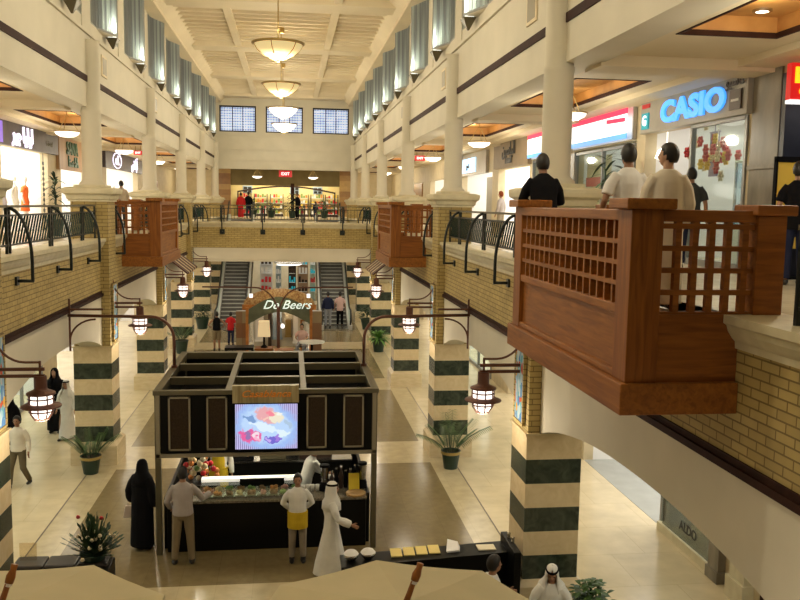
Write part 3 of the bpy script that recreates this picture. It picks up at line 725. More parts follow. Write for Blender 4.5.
# nave chandeliers
BOWLY = pm('chandelier_bowl_warm', (.9, .75, .4), .4, emit=(1, .80, .42), es=.42)
BOWLW = pm('chandelier_bowl_white', (1, .97, .9), .4, emit=(1, .97, .92), es=2.6)
def chand(mat):
    r = E('chandelier', '', 'chandelier', group='bowl chandeliers down the hall')
    m = MB(); m.lathe([(.70, .0), (.685, -.06), (.60, -.19), (.42, -.33), (.20, -.43), (.0, -.46), (.0, -.44), (.19, -.41), (.41, -.31), (.585, -.18), (.665, -.06), (.68, .0), (.70, .0)], n=32); m.build('bowl', mat, r, smooth=True)
    m = MB(); m.lathe([(.69, -.03), (.755, -.01), (.755, .03), (.69, .03), (.69, -.03)], n=32)
    for j in range(6):
        t = 2*PI*j/6+.26; m.tube([(math.cos(t)*q, math.sin(t)*q, z) for q, z in ((.705, 0), (.69, -.06), (.605, -.195), (.425, -.335), (.20, -.437), (.0, -.47))], .014, 5)
    m.lathe([(.0, -.43), (.07, -.45), (.05, -.50), (.0, -.52)], n=12); m.build('frame', BRASS, r)
    m = MB(); m.tube([(0, 0, -.46), (0, 0, 2.0)], .018, 8); m.build('rod', BRASS, r)
    m = MB(); m.lathe([(.0, 2.188), (.12, 2.188), (.12, 1.92), (.06, 1.88), (.0, 1.88)], n=16); m.build('ceiling_mount', BRASS, r)
    return r
cA, cB = chand(BOWLY), chand(BOWLW)
CH = [(MID[2], cA, 'brass rimmed bowl chandelier hanging nearest, warm and yellow'), (MID[3], None, 'second warm yellow bowl chandelier below the nearest one'), (MID[4], cB, 'brighter white bowl chandelier, upper of two before the middle window'), (MID[5], None, 'small white bowl chandelier, lower of two before the middle window')]
last = None
for y, r, lab in CH:
    loc = (CX-.04, y, 10.83)
    if r: r.location = loc; r['label'] = lab; last = r
    else: dup(last, lab, loc)
for y in [.25]+MID[:6]:
    q_ = .35 if y < 1 else 1  # dimmer first pair is unseen, added behind the camera to brighten the right arch
    point('chandelier_up_glow', (CX-.04, y, 11.25), 105*q_, .12, (1, .87, .64))
    point('chandelier_down_glow', (CX-.04, y, 10.1), 300*q_, .12, (1, .88, .66))
# gallery pendants
def pendant():
    r = E('gallery_pendant', '', 'pendant lamp', group='white bowl pendants of the galleries')
    m = MB(); m.lathe([(.34, 0), (.30, -.07), (.18, -.135), (.0, -.16), (.0, -.145), (.17, -.12), (.285, -.06), (.325, 0), (.34, 0)], n=24); m.build('bowl', BOWL, r, smooth=True)
    m = MB(); m.lathe([(.335, -.015), (.36, -.01), (.36, .015), (.335, .015), (.335, -.015)], n=24); m.build('rim', BRASS, r)
    m = MB()
    for j in range(3): t = 2*PI*j/3+.5; m.tube([(.33*math.cos(t), .33*math.sin(t), 0), (.02*math.cos(t), .02*math.sin(t), .46)], .009, 5)
    m.tube([(0, 0, .45), (0, 0, .62)], .012, 6); m.lathe([(.0, .62), (.07, .62), (.06, .59), (.0, .57)], n=12); m.build('suspension', BRASS, r)
    return r
pe = pendant(); fst = True
WHP = ['first', 'second', 'third', 'fourth', 'fifth']
for s in (1, -1):
    for k in range(5):
        y = MID[k+1]; loc = (X(s, 5.9), y, 8.2)
        lab = '%s white bowl pendant lamp counting inward over the %s gallery' % (WHP[k], SIDE[s])
        if fst: pe.location = loc; pe['label'] = lab; fst = False
        else: dup(pe, lab, loc)
    point('pendant_glow', (X(s, 5.9), .3, 7.75), 40, .09, (1, .90, .70))  # unseen light without a fixture, added behind the camera for the men's backs
    for k in range(7): point('pendant_glow', (X(s, 5.9), MID[k], 7.75), 86 if s > 0 else 80, .09, (1, .90, .70))
dup(pe, 'left of two white pendant lamps hanging beyond the bridge', (-2.2, 58.5, 8.1)); dup(pe, 'right of two white pendant lamps hanging beyond the bridge', (1.55, 58.5, 8.1))
# recessed spot in the sunk ceiling panels on the right
SPOTL = pm('spot_lit', (1, 1, 1), .4, emit=(1, .9, .7), es=8)
dl = E('downlight', '', 'downlight', group='downlights in the sunk ceiling panels')
m = MB(); m.lathe([(.09, 0), (.12, 0), (.12, -.03), (.08, -.03), (.09, 0)], n=16); m.build('ring', CHROME, dl)
m = MB(); m.lathe([(.0, -.012), (.085, -.012)], n=16); m.build('lens', SPOTL, dl, fix=False)
fst = True
for y, w in ((9.6, 'nearer'), (10.35, 'farther')):
    loc = (CX+6.2, y, 8.82); lab = '%s round downlight in the dark wood ceiling panel at upper right' % w
    if fst: dl.location = loc; dl['label'] = lab; fst = False
    else: dup(dl, lab, loc)
# exit signs
EXR = pm('exit_red', (.7, .01, .02), .4, emit=(.9, .02, .04), es=.22); SW = pm('sign_white_lit', (1, 1, 1), .4, emit=(1, 1, 1), es=1.2)
def exitsign(loc, label, drop, w=.42):
    r = E('exit_sign', label, 'sign', loc, group='red hanging exit signs', world=True); x, y, z = loc
    m = MB(); m.box(x-w, x+w, y-.05, y+.05, z, z+w); m.build('box', EXR, r)
    m = MB()
    for q in (-w*.6, w*.6): m.tube([(x+q, y, z+w), (x+q, y, z+drop)], .015, 6)
    m.build('hanger', BRASS, r)
    text('lettering', 'EXIT', .62*w, 'front', (x, y-.06, z+.48*w), SW, r, .004, .004)
exitsign((-.3, 55.6, 7.98), 'red lit exit sign hanging above the middle of the bridge', .74)
exitsign((5.5, 36.3, 8.2), 'red lit exit sign over the right gallery between white round columns', .37, .22)
exitsign((-6.25, 36.7, 8.2), 'red lit exit sign over the left gallery before the dark lettered fascia', .37, .17)
# ================================================================== SHOP SIGNS AND GOODS, RIGHT GALLERY
XS = DS                                            # shop plane
GREYP = noisy('grey_sign_panel', (.33, .31, .27), (.38, .36, .31), 3, .4)
CBLUE = pm('lit_blue_letters', (.05, .35, .9), .4, emit=(.06, .36, 1.0), es=1.25)
TEAL = pm('teal_badge', (.01, .25, .30), .4, emit=(.02, .35, .42), es=.6)
RED = pm('red_paint', (.6, .02, .03), .4); REDL = pm('red_lit', (.9, .03, .10), .4, emit=(.95, .04, .14), es=.85)
BLUEL = pm('blue_lit', (.1, .4, .9), .4, emit=(.12, .42, .9), es=.9); WHL = pm('white_lit_panel', (1, 1, 1), .4, emit=(.95, 1, 1), es=1.15)
DBROWN = pm('dark_brown_panel', (.035, .018, .012), .4); YELL = pm('yellow_lit', (1, .7, .02), .4, emit=(1, .62, .02), es=1)
xr = CX+XS
r = E('shop_sign', 'grey fascia with glowing blue CASIO letters over the bright shop at right', 'sign', (xr-.06, 15.0, 7.86), world=True)
m = MB(); m.box(xr-.12, xr, 12.95, 17.12, 7.84, 8.52); m.build('panel', GREYP, r, bevel=.01)
text('letters', 'CASIO', .54, 'right_wall', (xr-.14, 14.85, 8.15), CBLUE, r, .02, .026, sx=1.58)
m = MB(); m.box(xr-.15, xr-.12, 16.68, 17.0, 7.92, 8.24); m.build('badge', TEAL, r)
text('badge_mark', 'G', .28, 'right_wall', (xr-.16, 16.84, 8.08), SW, r, .004, .006)
m = MB(); m.box(xr-.14, xr-.12, 16.66, 17.02, 8.34, 8.42); m.build('red_bar', RED, r)
m = MB(); m.box(xr-.15, xr-.12, 13.10, 13.46, 7.94, 8.26); m.build('dark_plate', DBROWN, r)
m = MB(); m.box(xr-.155, xr-.149, 13.16, 13.40, 8.07, 8.11); m.build('white_line', WHITEP, r)
text('arabic_lettering', '\ufeee\ufef4\ufeb3\ufe8e\ufedb', .26, 'right_wall', (xr-.14, 13.32, 8.41), DBROWN, r, .006, .004)
# white-red-blue lit signs beyond
def stripe_sign(y0, y1, label, z0=7.78, z1=8.46):
    r = E('lightbox_sign', label, 'sign', (xr-.06, (y0+y1)/2, z0), group='red white and blue lightbox signs', world=True)
    m = MB(); m.box(xr-.08, xr, y0, y1, z0, z1); m.build('box', WHITEP, r)
    m = MB(); m.box(xr-.22, xr-.20, y0+.02, y1-.02, z0+.13, z1-.14); m.build('white_face', WHL, r)
    m = MB(); m.box(xr-.22, xr-.20, y0+.02, y1-.02, z1-.14, z1-.02); m.bar((xr-.212, y0+.1, z1-.26), (xr-.212, y0+1.2, z1-.22), .02, .09); m.build('red_stripe', REDL, r)
    m = MB(); m.box(xr-.22, xr-.20, y0+.02, y1-.02, z0+.02, z0+.13); m.build('blue_stripe', BLUEL, r)
    m = MB(); m.box(xr-.10, xr-.02, y0-.05, y0, z0, z1); m.build('end_cap', GREYP, r)
stripe_sign(17.6, 21.5, 'red white and blue lightbox sign between the blue-lettered shop and the round column')
stripe_sign(21.95, 25.3, 'red white and blue lightbox sign seen left of the near round column', 7.74)
BEIGE = noisy('beige_sign_board', (.25, .195, .125), (.31, .24, .155), 2, .6); DKL = pm('dark_letters', (.02, .02, .018), .5)
r = E('shop_sign', 'beige fascia with dark Arabic and Latin lettering behind the man in black', 'sign', (xr-.06, 27.7, 7.65), world=True)
m = MB(); m.box(xr-.14, xr, 25.5, 29.9, 7.62, 8.5); m.build('panel', BEIGE, r)
text('arabic_lettering', '\ufee6\ufef4\ufeb3\ufe8e\ufef4\ufedf\ufe8d', .56, 'right_wall', (xr-.16, 27.8, 8.2), DKL, r, .01, .012)
text('lettering', 'Yassin', .36, 'right_wall', (xr-.16, 27.8, 7.86), DKL, r, .01, .008)
r = E('shop_sign', 'small pale blue lit sign with dark script between the round columns at right', 'sign', (xr-.06, 33.6, 7.65), world=True)
m = MB(); m.box(xr-.12, xr, 31.2, 36.2, 7.55, 8.4); m.build('panel', GREYP, r)
m = MB(); m.box(xr-.16, xr-.12, 32.9, 35.6, 7.66, 8.22); m.build('face', pm('pale_blue_lit', (.5, .75, 1), .4, emit=(.45, .72, 1), es=1.1), r)
text('lettering', '\ufeae\ufef4\ufe92\ufecb', .4, 'right_wall', (xr-.18, 34.2, 7.95), DKL, r, .01)
r = E('hanging_sign', 'red sign with yellow lettering at the right picture edge', 'sign', (xr-.45, 11.6, 7.8), world=True)
m = MB(); m.box(xr-.34, xr+.28, 11.4, 11.52, 7.88, 8.38); m.build('board', pm('red_sign_lit', (.5, .01, .01), .4, emit=(.62, .008, .008), es=.8), r)
text('lettering', 'M', .27, 'front', (xr-.18, 11.39, 8.20), YELL, r, .01, .02); text('small_lettering', 'cos', .16, 'front', (xr-.10, 11.39, 8.0), YELL, r, .01, .01)
m = MB(); m.box(xr-.34, xr+.28, 11.4, 11.52, 7.82, 7.87); m.build('light_strip', WHL, r)
# stone pillar at the shop corner
m = MB(); m.box(xr-.03, xr+.2, 12.15, 12.93, F, 8.5); m.box(xr-.06, xr+.2, 12.12, 12.96, 6.95, 7.02)
PILM = noisy('grey_stone', (.15, .13, .095), (.25, .22, .16), 4, .35, stretch=(1, 1, .4)); ST(m, 'column_shopfront', PILM)
# glazing
GREYF = pm('grey_frame', (.25, .25, .24), .4, .4)
def glazing(name, s, y0, y1, z0, z1, n, label=None, fm=None):
    o = E(name, None, None, (X(s, XS+.02), (y0+y1)/2, z0), world=True); o['kind'] = 'structure'
    m = MB()
    for i in range(n+1): y = y0+(y1-y0)*i/n; m.side(s, XS-.03, XS+.06, y-.035, y+.035, z0, z1)
    m.side(s, XS-.03, XS+.06, y0, y1, z1-.06, z1); m.side(s, XS-.03, XS+.06, y0, y1, z0, z0+.12); m.build('frame', fm or GREYF, o)
    m = MB(); m.side(s, XS+.01, XS+.02, y0, y1, z0+.1, z1-.05); m.build('pane', GLASS, o)
    return o
glazing('window_10', 1, 13.1, 15.0, F, 7.84, 1); glazing('window_11', 1, 17.6, 21.4, F, 7.7, 2); glazing('window_12', 1, 22, 25.3, F, 7.7, 2)
glazing('window_13', 1, 13.35, 15.45, .0, 3.4, 1); glazing('window_14', 1, 20.65, 23.4, 0, 3.4, 1); glazing('window_15', 1, 30, 36.4, 0, 3.4, 3)
glazing('window_16', -1, 13.3, 20.2, 0, 3.3, 3); glazing('window_17', -1, 22, 28.2, 0, 3.4, 3); glazing('window_18', 1, 4.2, 11.8, 0, 3.4, 3, fm=DARKTRIM)
m = MB(); m.side(1, XS-.10, XS+.05, 13.35, 15.45, 0, .16); m.side(1, XS-.10, XS+.05, 20.62, 23.4, 0, .16); ST(m, 'trim_shop_kerb', STONE)
m = MB(); m.side(1, XS-.14, XS+.1, 12.95, 13.30, 0, 3.4); m.side(1, XS-.17, XS+.1, 12.92, 13.33, 0, .2); ST(m, 'column_shop_jamb', PILM)
m = MB(); m.side(1, XS-.16, XS+.1, 12.1, 12.55, 0, 3.4); m.side(1, XS-.20, XS+.1, 12.06, 12.6, 0, .35); ST(m, 'column_shop_pier', STONE)
gs = E('glass_sign', 'dark ALDO lettering on the ground-floor shop glass under the arch', 'sign', (xr-.05, 14.3, .75), world=True)
m = MB(); m.box(xr-.055, xr-.045, 13.42, 15.3, .17, 1.55); m.build('tinted_film', glassmat('green_film', (.42, .41, .37), .06), gs)
text('lettering', 'ALDO', .25, 'right_wall', (xr-.066, 14.22, .43), DKL, gs, .003, .008)
# goods in the bright shop
def goods(name, x0, x1, y0, y1, z, label, n=4, mats=(RED, BLACK, WHITEP, TEAL)):
    pass
SHELFM = pm('shelf_white', (.7, .7, .68), .4)
def shelf_unit(loc, w, h, label, s, rows=4, cols=5, cat='shelf', dark=False):
    r = E('display_shelf', label, cat, loc, group='display shelves in the shops')
    m = MB(); D = .4
    m.box(-.02, D, -w/2, -w/2+.04, 0, h); m.box(-.02, D, w/2-.04, w/2, 0, h); m.box(D-.03, D, -w/2, w/2, 0, h)
    m.build('carcass', DBROWN if dark else SHELFM, r)
    rng = random.Random(int(loc[1]*10))
    for i in range(rows):
        z = .15+(h-.2)*i/rows
        m = MB(); m.box(0, D-.03, -w/2+.04, w/2-.04, z, z+.03); sh = m.build('shelf', SHELFM, r)
        g = MB()
        for j in range(cols):
            y = -w/2+.1+(w-.2)*(j+.5)/cols; hh = rng.uniform(.4, .8)*(h-.2)/rows; ww = (w-.2)/cols*.35
            g.m = rng.randrange(4); g.box(.06, .24, y-ww, y+ww, z+.03, z+.03+hh)
        g.build('goods', [RED, BLACK, TEAL, KTRIM], sh)
    r.rotation_euler = (0, 0, 0 if s > 0 else PI)
    return r
shelf_unit((xr+2.6, 15.9, F), 1.5, 2.3, 'tall display shelf deep in the bright shop beside the cream-robed man', 1, dark=True)
shelf_unit((xr+2.6, 13.9, F), 1.6, 2.0, 'white display shelf deep in the bright shop near the stone pillar', 1)
r = E('glass_showcase', 'glass display case with steel frame near the stone pillar', 'showcase', (xr+.75, 13.75, F), world=True)
x, y = xr+.75, 13.75
m = MB(); m.box(x-.3, x+.3, y-.5, y+.5, F, F+.75); m.build('base', SHELFM, r)
m = MB()
for a in (-.28, .28):
    for b in (-.48, .48): m.box(x+a-.02, x+a+.02, y+b-.02, y+b+.02, F+.75, F+1.85)
m.box(x-.3, x+.3, y-.5, y+.5, F+1.83, F+1.88); m.build('frame', CHROME, r)
m = MB(); m.box(x-.27, x+.27, y-.47, y+.47, F+.76, F+1.82); m.build('glass', glassmat('case_glass', (.75, .9, .95), .15), r)
for i, z in enumerate((.8, 1.1, 1.4)):
    m = MB(); m.box(x-.24, x+.24, y-.44, y+.44, F+z, F+z+.02)
    for j in range(6): m.ell((x-.1, y-.36+.145*j, F+z+.10), (.05, .05, .08), 8, 5)
    m.build('shelf', [TEAL, CHROME, pm('pale_blue_goods', (.3, .5, .6), .3)][i], r)
# hanging flower decoration
FL = [pm('pink_flower', (.75, .12, .16), .6), pm('yellow_flower', (.8, .55, .08), .6), pm('red_flower', (.5, .03, .04), .6), pm('cream_flower', (.8, .7, .5), .6)]
r = E('hanging_flower_display', 'hanging bunch of pink, red and yellow flowers inside the bright shop window', 'flowers', (xr+.5, 15.0, 7.1), world=True)
rng = random.Random(3)
for q in range(40):
    m = MB(); c = Vector((xr+.5+rng.uniform(-.22, .22), 15.1+rng.gauss(0, .40), 7.32+rng.gauss(0, .17)))
    for j in range(6):
        t = 2*PI*j/6; m.ell(c+Vector((-.02, .062*math.cos(t), .062*math.sin(t))), (.03, .055, .035), 7, 4, Matrix.Rotation(t, 3, 'X'))
    m.ell(c+Vector((-.04, 0, 0)), (.03, .03, .03), 7, 4); m.build('flower', FL[rng.randrange(4)], r, smooth=True)
m = MB(); m.tube([(xr+.5, 15.0, 7.2), (xr+.5, 15.0, 8.2)], .01, 5); m.build('hanger', CHROME, r)
def banner(x, y, w, z0, z1, mat, label, s=1):
    m = MB(); m.box(x-.01, x+.01, y-w/2, y+w/2, z0, z1); m.tube([(x, y-w/2-.03, z1), (x, y+w/2+.03, z1)], .014, 6); m.tube([(x, y, z1), (x, y, 8.2)], .008, 5)
    return tag(m.build('hanging_banner', mat), label, 'banner', 'banners hung in the bright shop')
banner(xr+.45, 13.55, .42, 7.2, 7.85, noisy('brown_banner', (.16, .08, .04), (.30, .18, .10), 6, .6), 'brown patterned banner hanging beside the flower display')
banner(xr+.8, 15.7, .34, 6.95, 7.8, pm('mauve_banner', (.22, .18, .28), .6), 'mauve banner hanging left of the flower display')
m = MB(); m.lathe([(.0, .28), (.08, .27), (.18, .19), (.23, .04), (.20, .03), (.0, .22)], (xr+.30, 16.72, 7.30), 20); m.tube([(xr+.30, 16.72, 7.57), (xr+.30, 16.72, 8.2)], .01, 5)
tag(m.build('dome_pendant', BOWL, smooth=True), 'white dome lamp hanging in the bright shop above the cream-robed man', 'pendant lamp')
ss = None
for i, (dx, y) in enumerate([(.35, 16.7), (.35, 16.1), (.35, 15.5), (.35, 14.9), (.35, 14.3), (1.4, 16.4), (1.4, 15.4), (1.4, 14.4)]):
    lab = 'small bright spotlight in the %s row of the shop ceiling, %s from the left' % ('front' if i < 5 else 'rear', ['first', 'second', 'third', 'fourth', 'fifth'][i if i < 5 else i-5])
    loc = (xr+dx, y, 8.195)
    if ss is None:
        ss = E('ceiling_spotlight', lab, 'spotlight', loc, group='spotlights in the bright shop')
        m = MB(); m.lathe([(.0, -.05), (.06, -.05), (.075, 0)], n=12); m.build('lens', SPOTL, ss, fix=False)
        m = MB(); m.lathe([(.075, 0), (.09, 0), (.09, -.045), (.062, -.05), (.075, 0)], n=12); m.build('ring', CHROME, ss)
    else: dup(ss, lab, loc)
# yellow display stand in front of the dark shop
r = E('poster_stand', 'yellow poster stand with black frame beside the stone pillar at the right edge', 'poster stand', (xr-.02, 11.82, F), world=True)
m = MB(); m.box(xr-.22, xr+.40, 11.80, 11.83, F+.45, F+1.72); m.build('poster', YEL, r)
m = MB(); m.box(xr-.25, xr-.22, 11.78, 11.85, F, F+1.76); m.box(xr+.40, xr+.43, 11.78, 11.85, F, F+1.76); m.box(xr-.25, xr+.43, 11.78, 11.85, F+1.72, F+1.80); m.box(xr-.28, xr+.46, 11.66, 11.96, F, F+.03); m.build('frame', BLACK, r)
# storefront details, right beyond
for i, (y, c, lab) in enumerate([(20.6, RED, 'red banded panel in the window below the nearer lightbox sign'), (22.4, RED, 'red banded panel in the window left of the round column')]):
    m = MB(); m.m = 0; m.box(xr+.3, xr+.34, y-.8, y+.8, F+.2, F+2.3); m.m = 1; m.box(xr+.28, xr+.35, y-.8, y+.8, F+1.55, F+1.78)
    tag(m.build('window_backdrop_panel', [pm('cream_panel_%d' % i, (.7, .62, .4), .6), RED]), lab, 'panel')
m = MB(); m.box(xr-.06, xr+.02, 21.4, 21.95, F, 7.7); ST(m, 'column_grey', GREYP)
m = MB(); m.box(xr+1.2, xr+1.25, 33.2, 34.6, F+.9, F+2.2); tag(m.build('shop_poster', pm('blue_poster', (.12, .22, .42), .4)), 'dark blue poster in the shop seen between right-hand round columns', 'poster')
m = MB(); m.box(xr+.1, xr+.16, 30.7, 31.9, F+.5, F+2.1); tag(m.build('framed_poster', GREYP), 'grey framed poster at the edge of the white shop on the right gallery', 'poster')
# ================================================================== LEFT GALLERY SHOPS
xl = CX-XS
SGN = noisy('dark_sign_board', (.045, .035, .045), (.07, .055, .06), 3, .5); PURL = pm('lilac_white_letters', (.9, .85, 1), .4, emit=(.86, .80, 1), es=1.7)
r = E('shop_sign', 'dark fascia with glowing lilac Arabic letters at the left picture edge', 'sign', (xl+.06, 27.5, 7.85), world=True)
m = MB(); m.box(xl, xl+.14, 24.3, 30.4, 7.80, 8.46); m.build('panel', SGN, r)
text('arabic_letters', '\ufeae\ufe92\ufe9f \ufe8e\ufef4\ufee0\ufef4\ufedf', .60, 'left_wall', (xl+.16, 26.5, 8.14), PURL, r, .02, .022)
m = MB(); m.box(xl+.14, xl+.15, 24.35, 24.75, 7.84, 8.42); m.build('purple_patch', pm('purple_lit', (.2, .12, .6), .4, emit=(.2, .12, .7), es=.5), r)
text('faint_lettering', 'Gabriel', .26, 'left_wall', (xl+.15, 29.3, 8.1), KTRIM, r, .005)
r = E('shop_sign', 'brown boarded fascia with big dark green SAN lettering left of the round column', 'sign', (xl+.06, 33.2, 7.4), world=True)
BRD = brickmat('brown_boards', (.33, .19, .09), (.38, .23, .11), (.2, .1, .05), .4, 9, .01, .5, 0, 'xy+z', 0)
m = MB(); m.box(xl, xl+.12, 30.6, 36.4, 7.35, 8.46); m.build('panel', BRD, r)
GRNL = pm('dark_green_letters', (.02, .10, .05), .4)
text('lettering', 'SANA', .62, 'left_wall', (xl+.14, 32.3, 8.10), GRNL, r, .02, .015); text('second_line', '\ufe8e\ufee8\ufeb3 SA', .5, 'left_wall', (xl+.14, 32.4, 7.64), GRNL, r, .02, .015)
r = E('shop_sign', 'charcoal fascia with round white marks beyond the left round column', 'sign', (xl+.06, 42.6, 7.75), world=True)
m = MB(); m.box(xl, xl+.14, 37.9, 47.2, 7.72, 8.5); m.build('panel', SGN, r)
for y, w in ((40.0, 'e K'), (44.3, '\ufebd\ufefc\ufef3\ufe81')):
    t = text('lettering', w, .55 if w == 'e K' else .7, 'left_wall', (xl+.16, y+.3, 8.1), PURL, r, .01, .02)
m = MB(); m.tube([(xl+.16, 40.3+.36*math.cos(a*PI/12)*2.6, 8.1+.34*math.sin(a*PI/12)) for a in range(25)], .02, 5); m.build('ring_mark', PURL, r)
# mannequins / stock in the bright left windows
ORG = pm('orange_cloth', (.85, .16, .03), .8); SKYB = pm('pale_blue_cloth', (.25, .36, .62), .8); PINKC = pm('pink_cloth', (.9, .3, .45), .8)
MANM = pm('mannequin_white', (.72, .68, .62), .4)
def mannequin(loc, rz, cloth, label, dress=False):
    r = E('mannequin', label, 'mannequin', loc, rz, 'shop mannequins')
    m = MB(); m.ell((0, 0, 1.64), (.075, .09, .115)); m.tube([(0, 0, 1.40), (0, 0, 1.56)], [.06, .045], 8)
    for q in (-1, 1):
        m.tube([(q*.09, 0, .86), (q*.10, .02, .48), (q*.10, 0, .08)], [.08, .055, .04], 8); m.ell((q*.10, .05, .05), (.045, .11, .045), 8, 5)
        m.tube([(q*.19, 0, 1.38), (q*.26, -.02, 1.10), (q*.27, .06, .86)], [.045, .036, .025], 8)
    m.build('body', MANM, r, smooth=True)
    m = MB(); rr = [(.20, .14, .62), (.18, .12, .86), (.14, .10, 1.06), (.175, .115, 1.26), (.18, .09, 1.38), (.08, .06, 1.44)] if not dress else [(.32, .26, .25), (.24, .19, .7), (.15, .11, 1.06), (.175, .115, 1.26), (.18, .09, 1.38), (.08, .06, 1.44)]
    m.loft([[(a*math.cos(2*PI*j/16), b*math.sin(2*PI*j/16), z) for j in range(16)] for a, b, z in rr])
    for q in (-1, 1): m.tube([(q*.16, 0, 1.38), (q*.225, -.01, 1.2)], [.075, .065], 8)
    m.build('garment', cloth, r, smooth=True)
    m = MB(); m.lathe([(.0, .02), (.22, .02), (.22, 0), (0, 0)], n=16); m.build('stand', CHROME, r)
mannequin((xl-.55, 28.9, F), -PI/2, ORG, 'mannequin in bright orange top in the left white shop window')
mannequin((xl-.6, 28.0, F), -PI/2, MANM, 'pale mannequin beside the orange one at the left picture edge')
mannequin((xl-1.3, 29.1, F), -PI/2, pm('grey_cloth', (.3, .3, .3), .8), 'grey-clothed mannequin right of the orange one in the left window')
mannequin((xl-.5, 42.6, F), -PI/2, SKYB, 'mannequin in pale blue beyond the left round column')
mannequin((xl-1.5, 40.7, F+.7), -PI/2, PINKC, 'mannequin in pink raised at the back of the white left shop', True)
m = MB(); m.box(xl-1.9, xl-1.1, 40.3, 41.1, F, F+.7); tag(m.build('display_plinth', WHITEP), 'white plinth carrying the pink-dressed mannequin', 'plinth')
m = MB()
for j in range(10): m.box(xl-.10, xl-.08, 29.30, 29.46, F+.6+.17*j, F+.70+.17*j)
m.tube([(xl-.09, 29.38, F), (xl-.09, 29.38, F+2.5)], .012, 5); tag(m.build('tag_strip', DKL), 'vertical dark strip of small tags in the left white shop window', 'display strip')
# brown panelled shop further on the left and right galleries
for s in (-1, 1):
    m = MB(); m.side(s, XS-.06, XS+.05, 47.1 if s > 0 else 48.6, 52.9, F, 7.55)
    tag(m.build('brown_shopfront', STRIPE), 'brown and gold banded shop front far along the %s gallery' % SIDE[s], 'shop front')
# ================================================================== KIOSK
KX0, KX1, KY0, KY1 = -2.36, 1.58, 15.0, 19.0
kc = (KX0+KX1)/2
def kiosk():
    r = E('food_kiosk', 'black open-roofed food kiosk with bronze edges in the middle of the hall', 'kiosk', (kc, 17, 0), world=True)
    m = MB()
    for x in (KX0+.05, KX1-.05):
        for y in (KY0+.05, KY1-.05): 
            p = MB(); p.box(x-.05, x+.05, y-.05, y+.05, 0, 2.98); p.build('corner_post', KTRIM, r, bevel=.008)
    for y0, y1, nm in ((KY0, KY0+.06, 'front_fascia'), (KY1-.06, KY1, 'back_fascia')):
        m = MB(); m.box(KX0+.1, KX1-.1, y0+.01, y1+.01, 1.84, 2.94); m.build(nm, KBLACK, r)
    for x0 in (KX0+.01, KX1-.07):
        m = MB(); m.box(x0, x0+.06, KY0+.1, KY1-.1, 1.84, 2.94); m.build('side_fascia', KBLACK, r)
    # open grid roof
    m = MB(); z0, z1 = 2.86, 3.0; b = .10
    m.box(KX0-.02, KX1+.02, KY0-.02, KY0+.10, 2.92, z1); m.box(KX0-.02, KX1+.02, KY1-b*1.6, KY1+.02, z0, z1)
    for x in (KX0-.02, KX1-.12): m.box(x, x+.14, KY0+.10, KY1-.1, z0, z1)
    for x in (KX0+1.27, KX0+2.60): m.box(x-.05, x+.06, KY0+.10, KY1-.1, z0, z1)
    for y in (16.2, 17.55): m.box(KX0+.12, KX1-.12, y-.06, y+.06, z0, z1-.002)
    m.build('roof_grid', KTRIM, r, bevel=.006)
    m = MB(); m.box(KX0+.08, KX1-.08, KY0+.08, KY1-.08, 2.30, 2.34); m.build('dark_ceiling', BLACK, r)
    m = MB(); m.box(KX0+.02, KX0+.09, KY0-.01, KY0+.04, 1.78, 2.98); m.box(KX1-.09, KX1-.02, KY0-.01, KY0+.04, 1.78, 2.98); m.box(KX0+.02, KX1-.02, KY0-.01, KY0+.06, 1.79, 1.86); m.build('edge_trim', FRAMEM, r)
    MESH = noisy('brown_grille', (.022, .014, .008), (.045, .03, .016), 60, .7, spec=.15)
    for x0, x1 in ((-2.12, -1.74), (-1.46, -1.10), (.30, .66), (.96, 1.33)):
        m = MB(); m.box(x0+.025, x1-.025, KY0-.012, KY0+.01, 1.95, 2.86); g = m.build('grille_panel', MESH, r)
        m = MB()
        for q in ((x0, x0+.03, 1.92, 2.89), (x1-.03, x1, 1.92, 2.89), (x0, x1, 1.92, 1.95), (x0, x1, 2.86, 2.89)): m.box(q[0], q[1], KY0-.025, KY0+.01, q[2], q[3])
        m.build('panel_frame', FRAMEM, g)
    # rear half wall with openings
    m = MB(); m.box(KX0+.1, KX1-.1, KY1-.08, KY1-.02, 0, 1.0); m.box(-.1, .75, KY1-.1, KY1-.03, 1.0, 1.84); m.build('rear_wall', KBLACK, r)
    
    for a in (KX0+.1, KX1-.16): m = MB(); m.box(a, a+.06, KY0+.3, KY1-.1, 0, .95); m.build('side_wall', KBLACK, r)
    return r
kiosk()
r = E('service_counter', 'long black kiosk counter with stone top across the front', 'counter', (kc, KY0+.4, 0), world=True)
m = MB(); m.box(KX0+.18, KX1-.18, KY0+.12, KY0+.75, .0, .90); m.build('front', KBLACK, r, bevel=.01)
m = MB(); m.box(KX0+.17, KX1-.17, KY0+.06, KY0+.80, .905, .955); m.build('worktop', noisy('speckled_top', (.10, .085, .06), (.22, .19, .14), 40, .2), r, bevel=.01)
CASEG = glassmat('display_case_glass', (.9, .95, .9), .10)
LITW = pm('case_strip_lit', (1, 1, 1), .4, emit=(1, .95, .80), es=.75)
r = E('display_case', 'long lit glass food display case on the kiosk counter', 'display case', (-.9, KY0+.45, .96), world=True)
x0, x1 = -1.62, .20
m = MB(); m.box(x0, x1, KY0+.18, KY0+.74, .958, .985); m.build('base', CHROME, r)
m = MB(); m.box(x0, x1, KY0+.17, KY0+.178, .985, 1.14); m.box(x0, x1, KY0+.17, KY0+.74, 1.135, 1.142); m.build('glass', CASEG, r)
m = MB(); m.box(x0, x1, KY0+.55, KY0+.72, 1.145, 1.20); m.build('light_rail', LITW, r)
m = MB(); m.box(x0+.7, x1-.3, KY0+.5, KY0+.55, 1.13, 1.20); m.build('dark_bar', KBLACK, r)
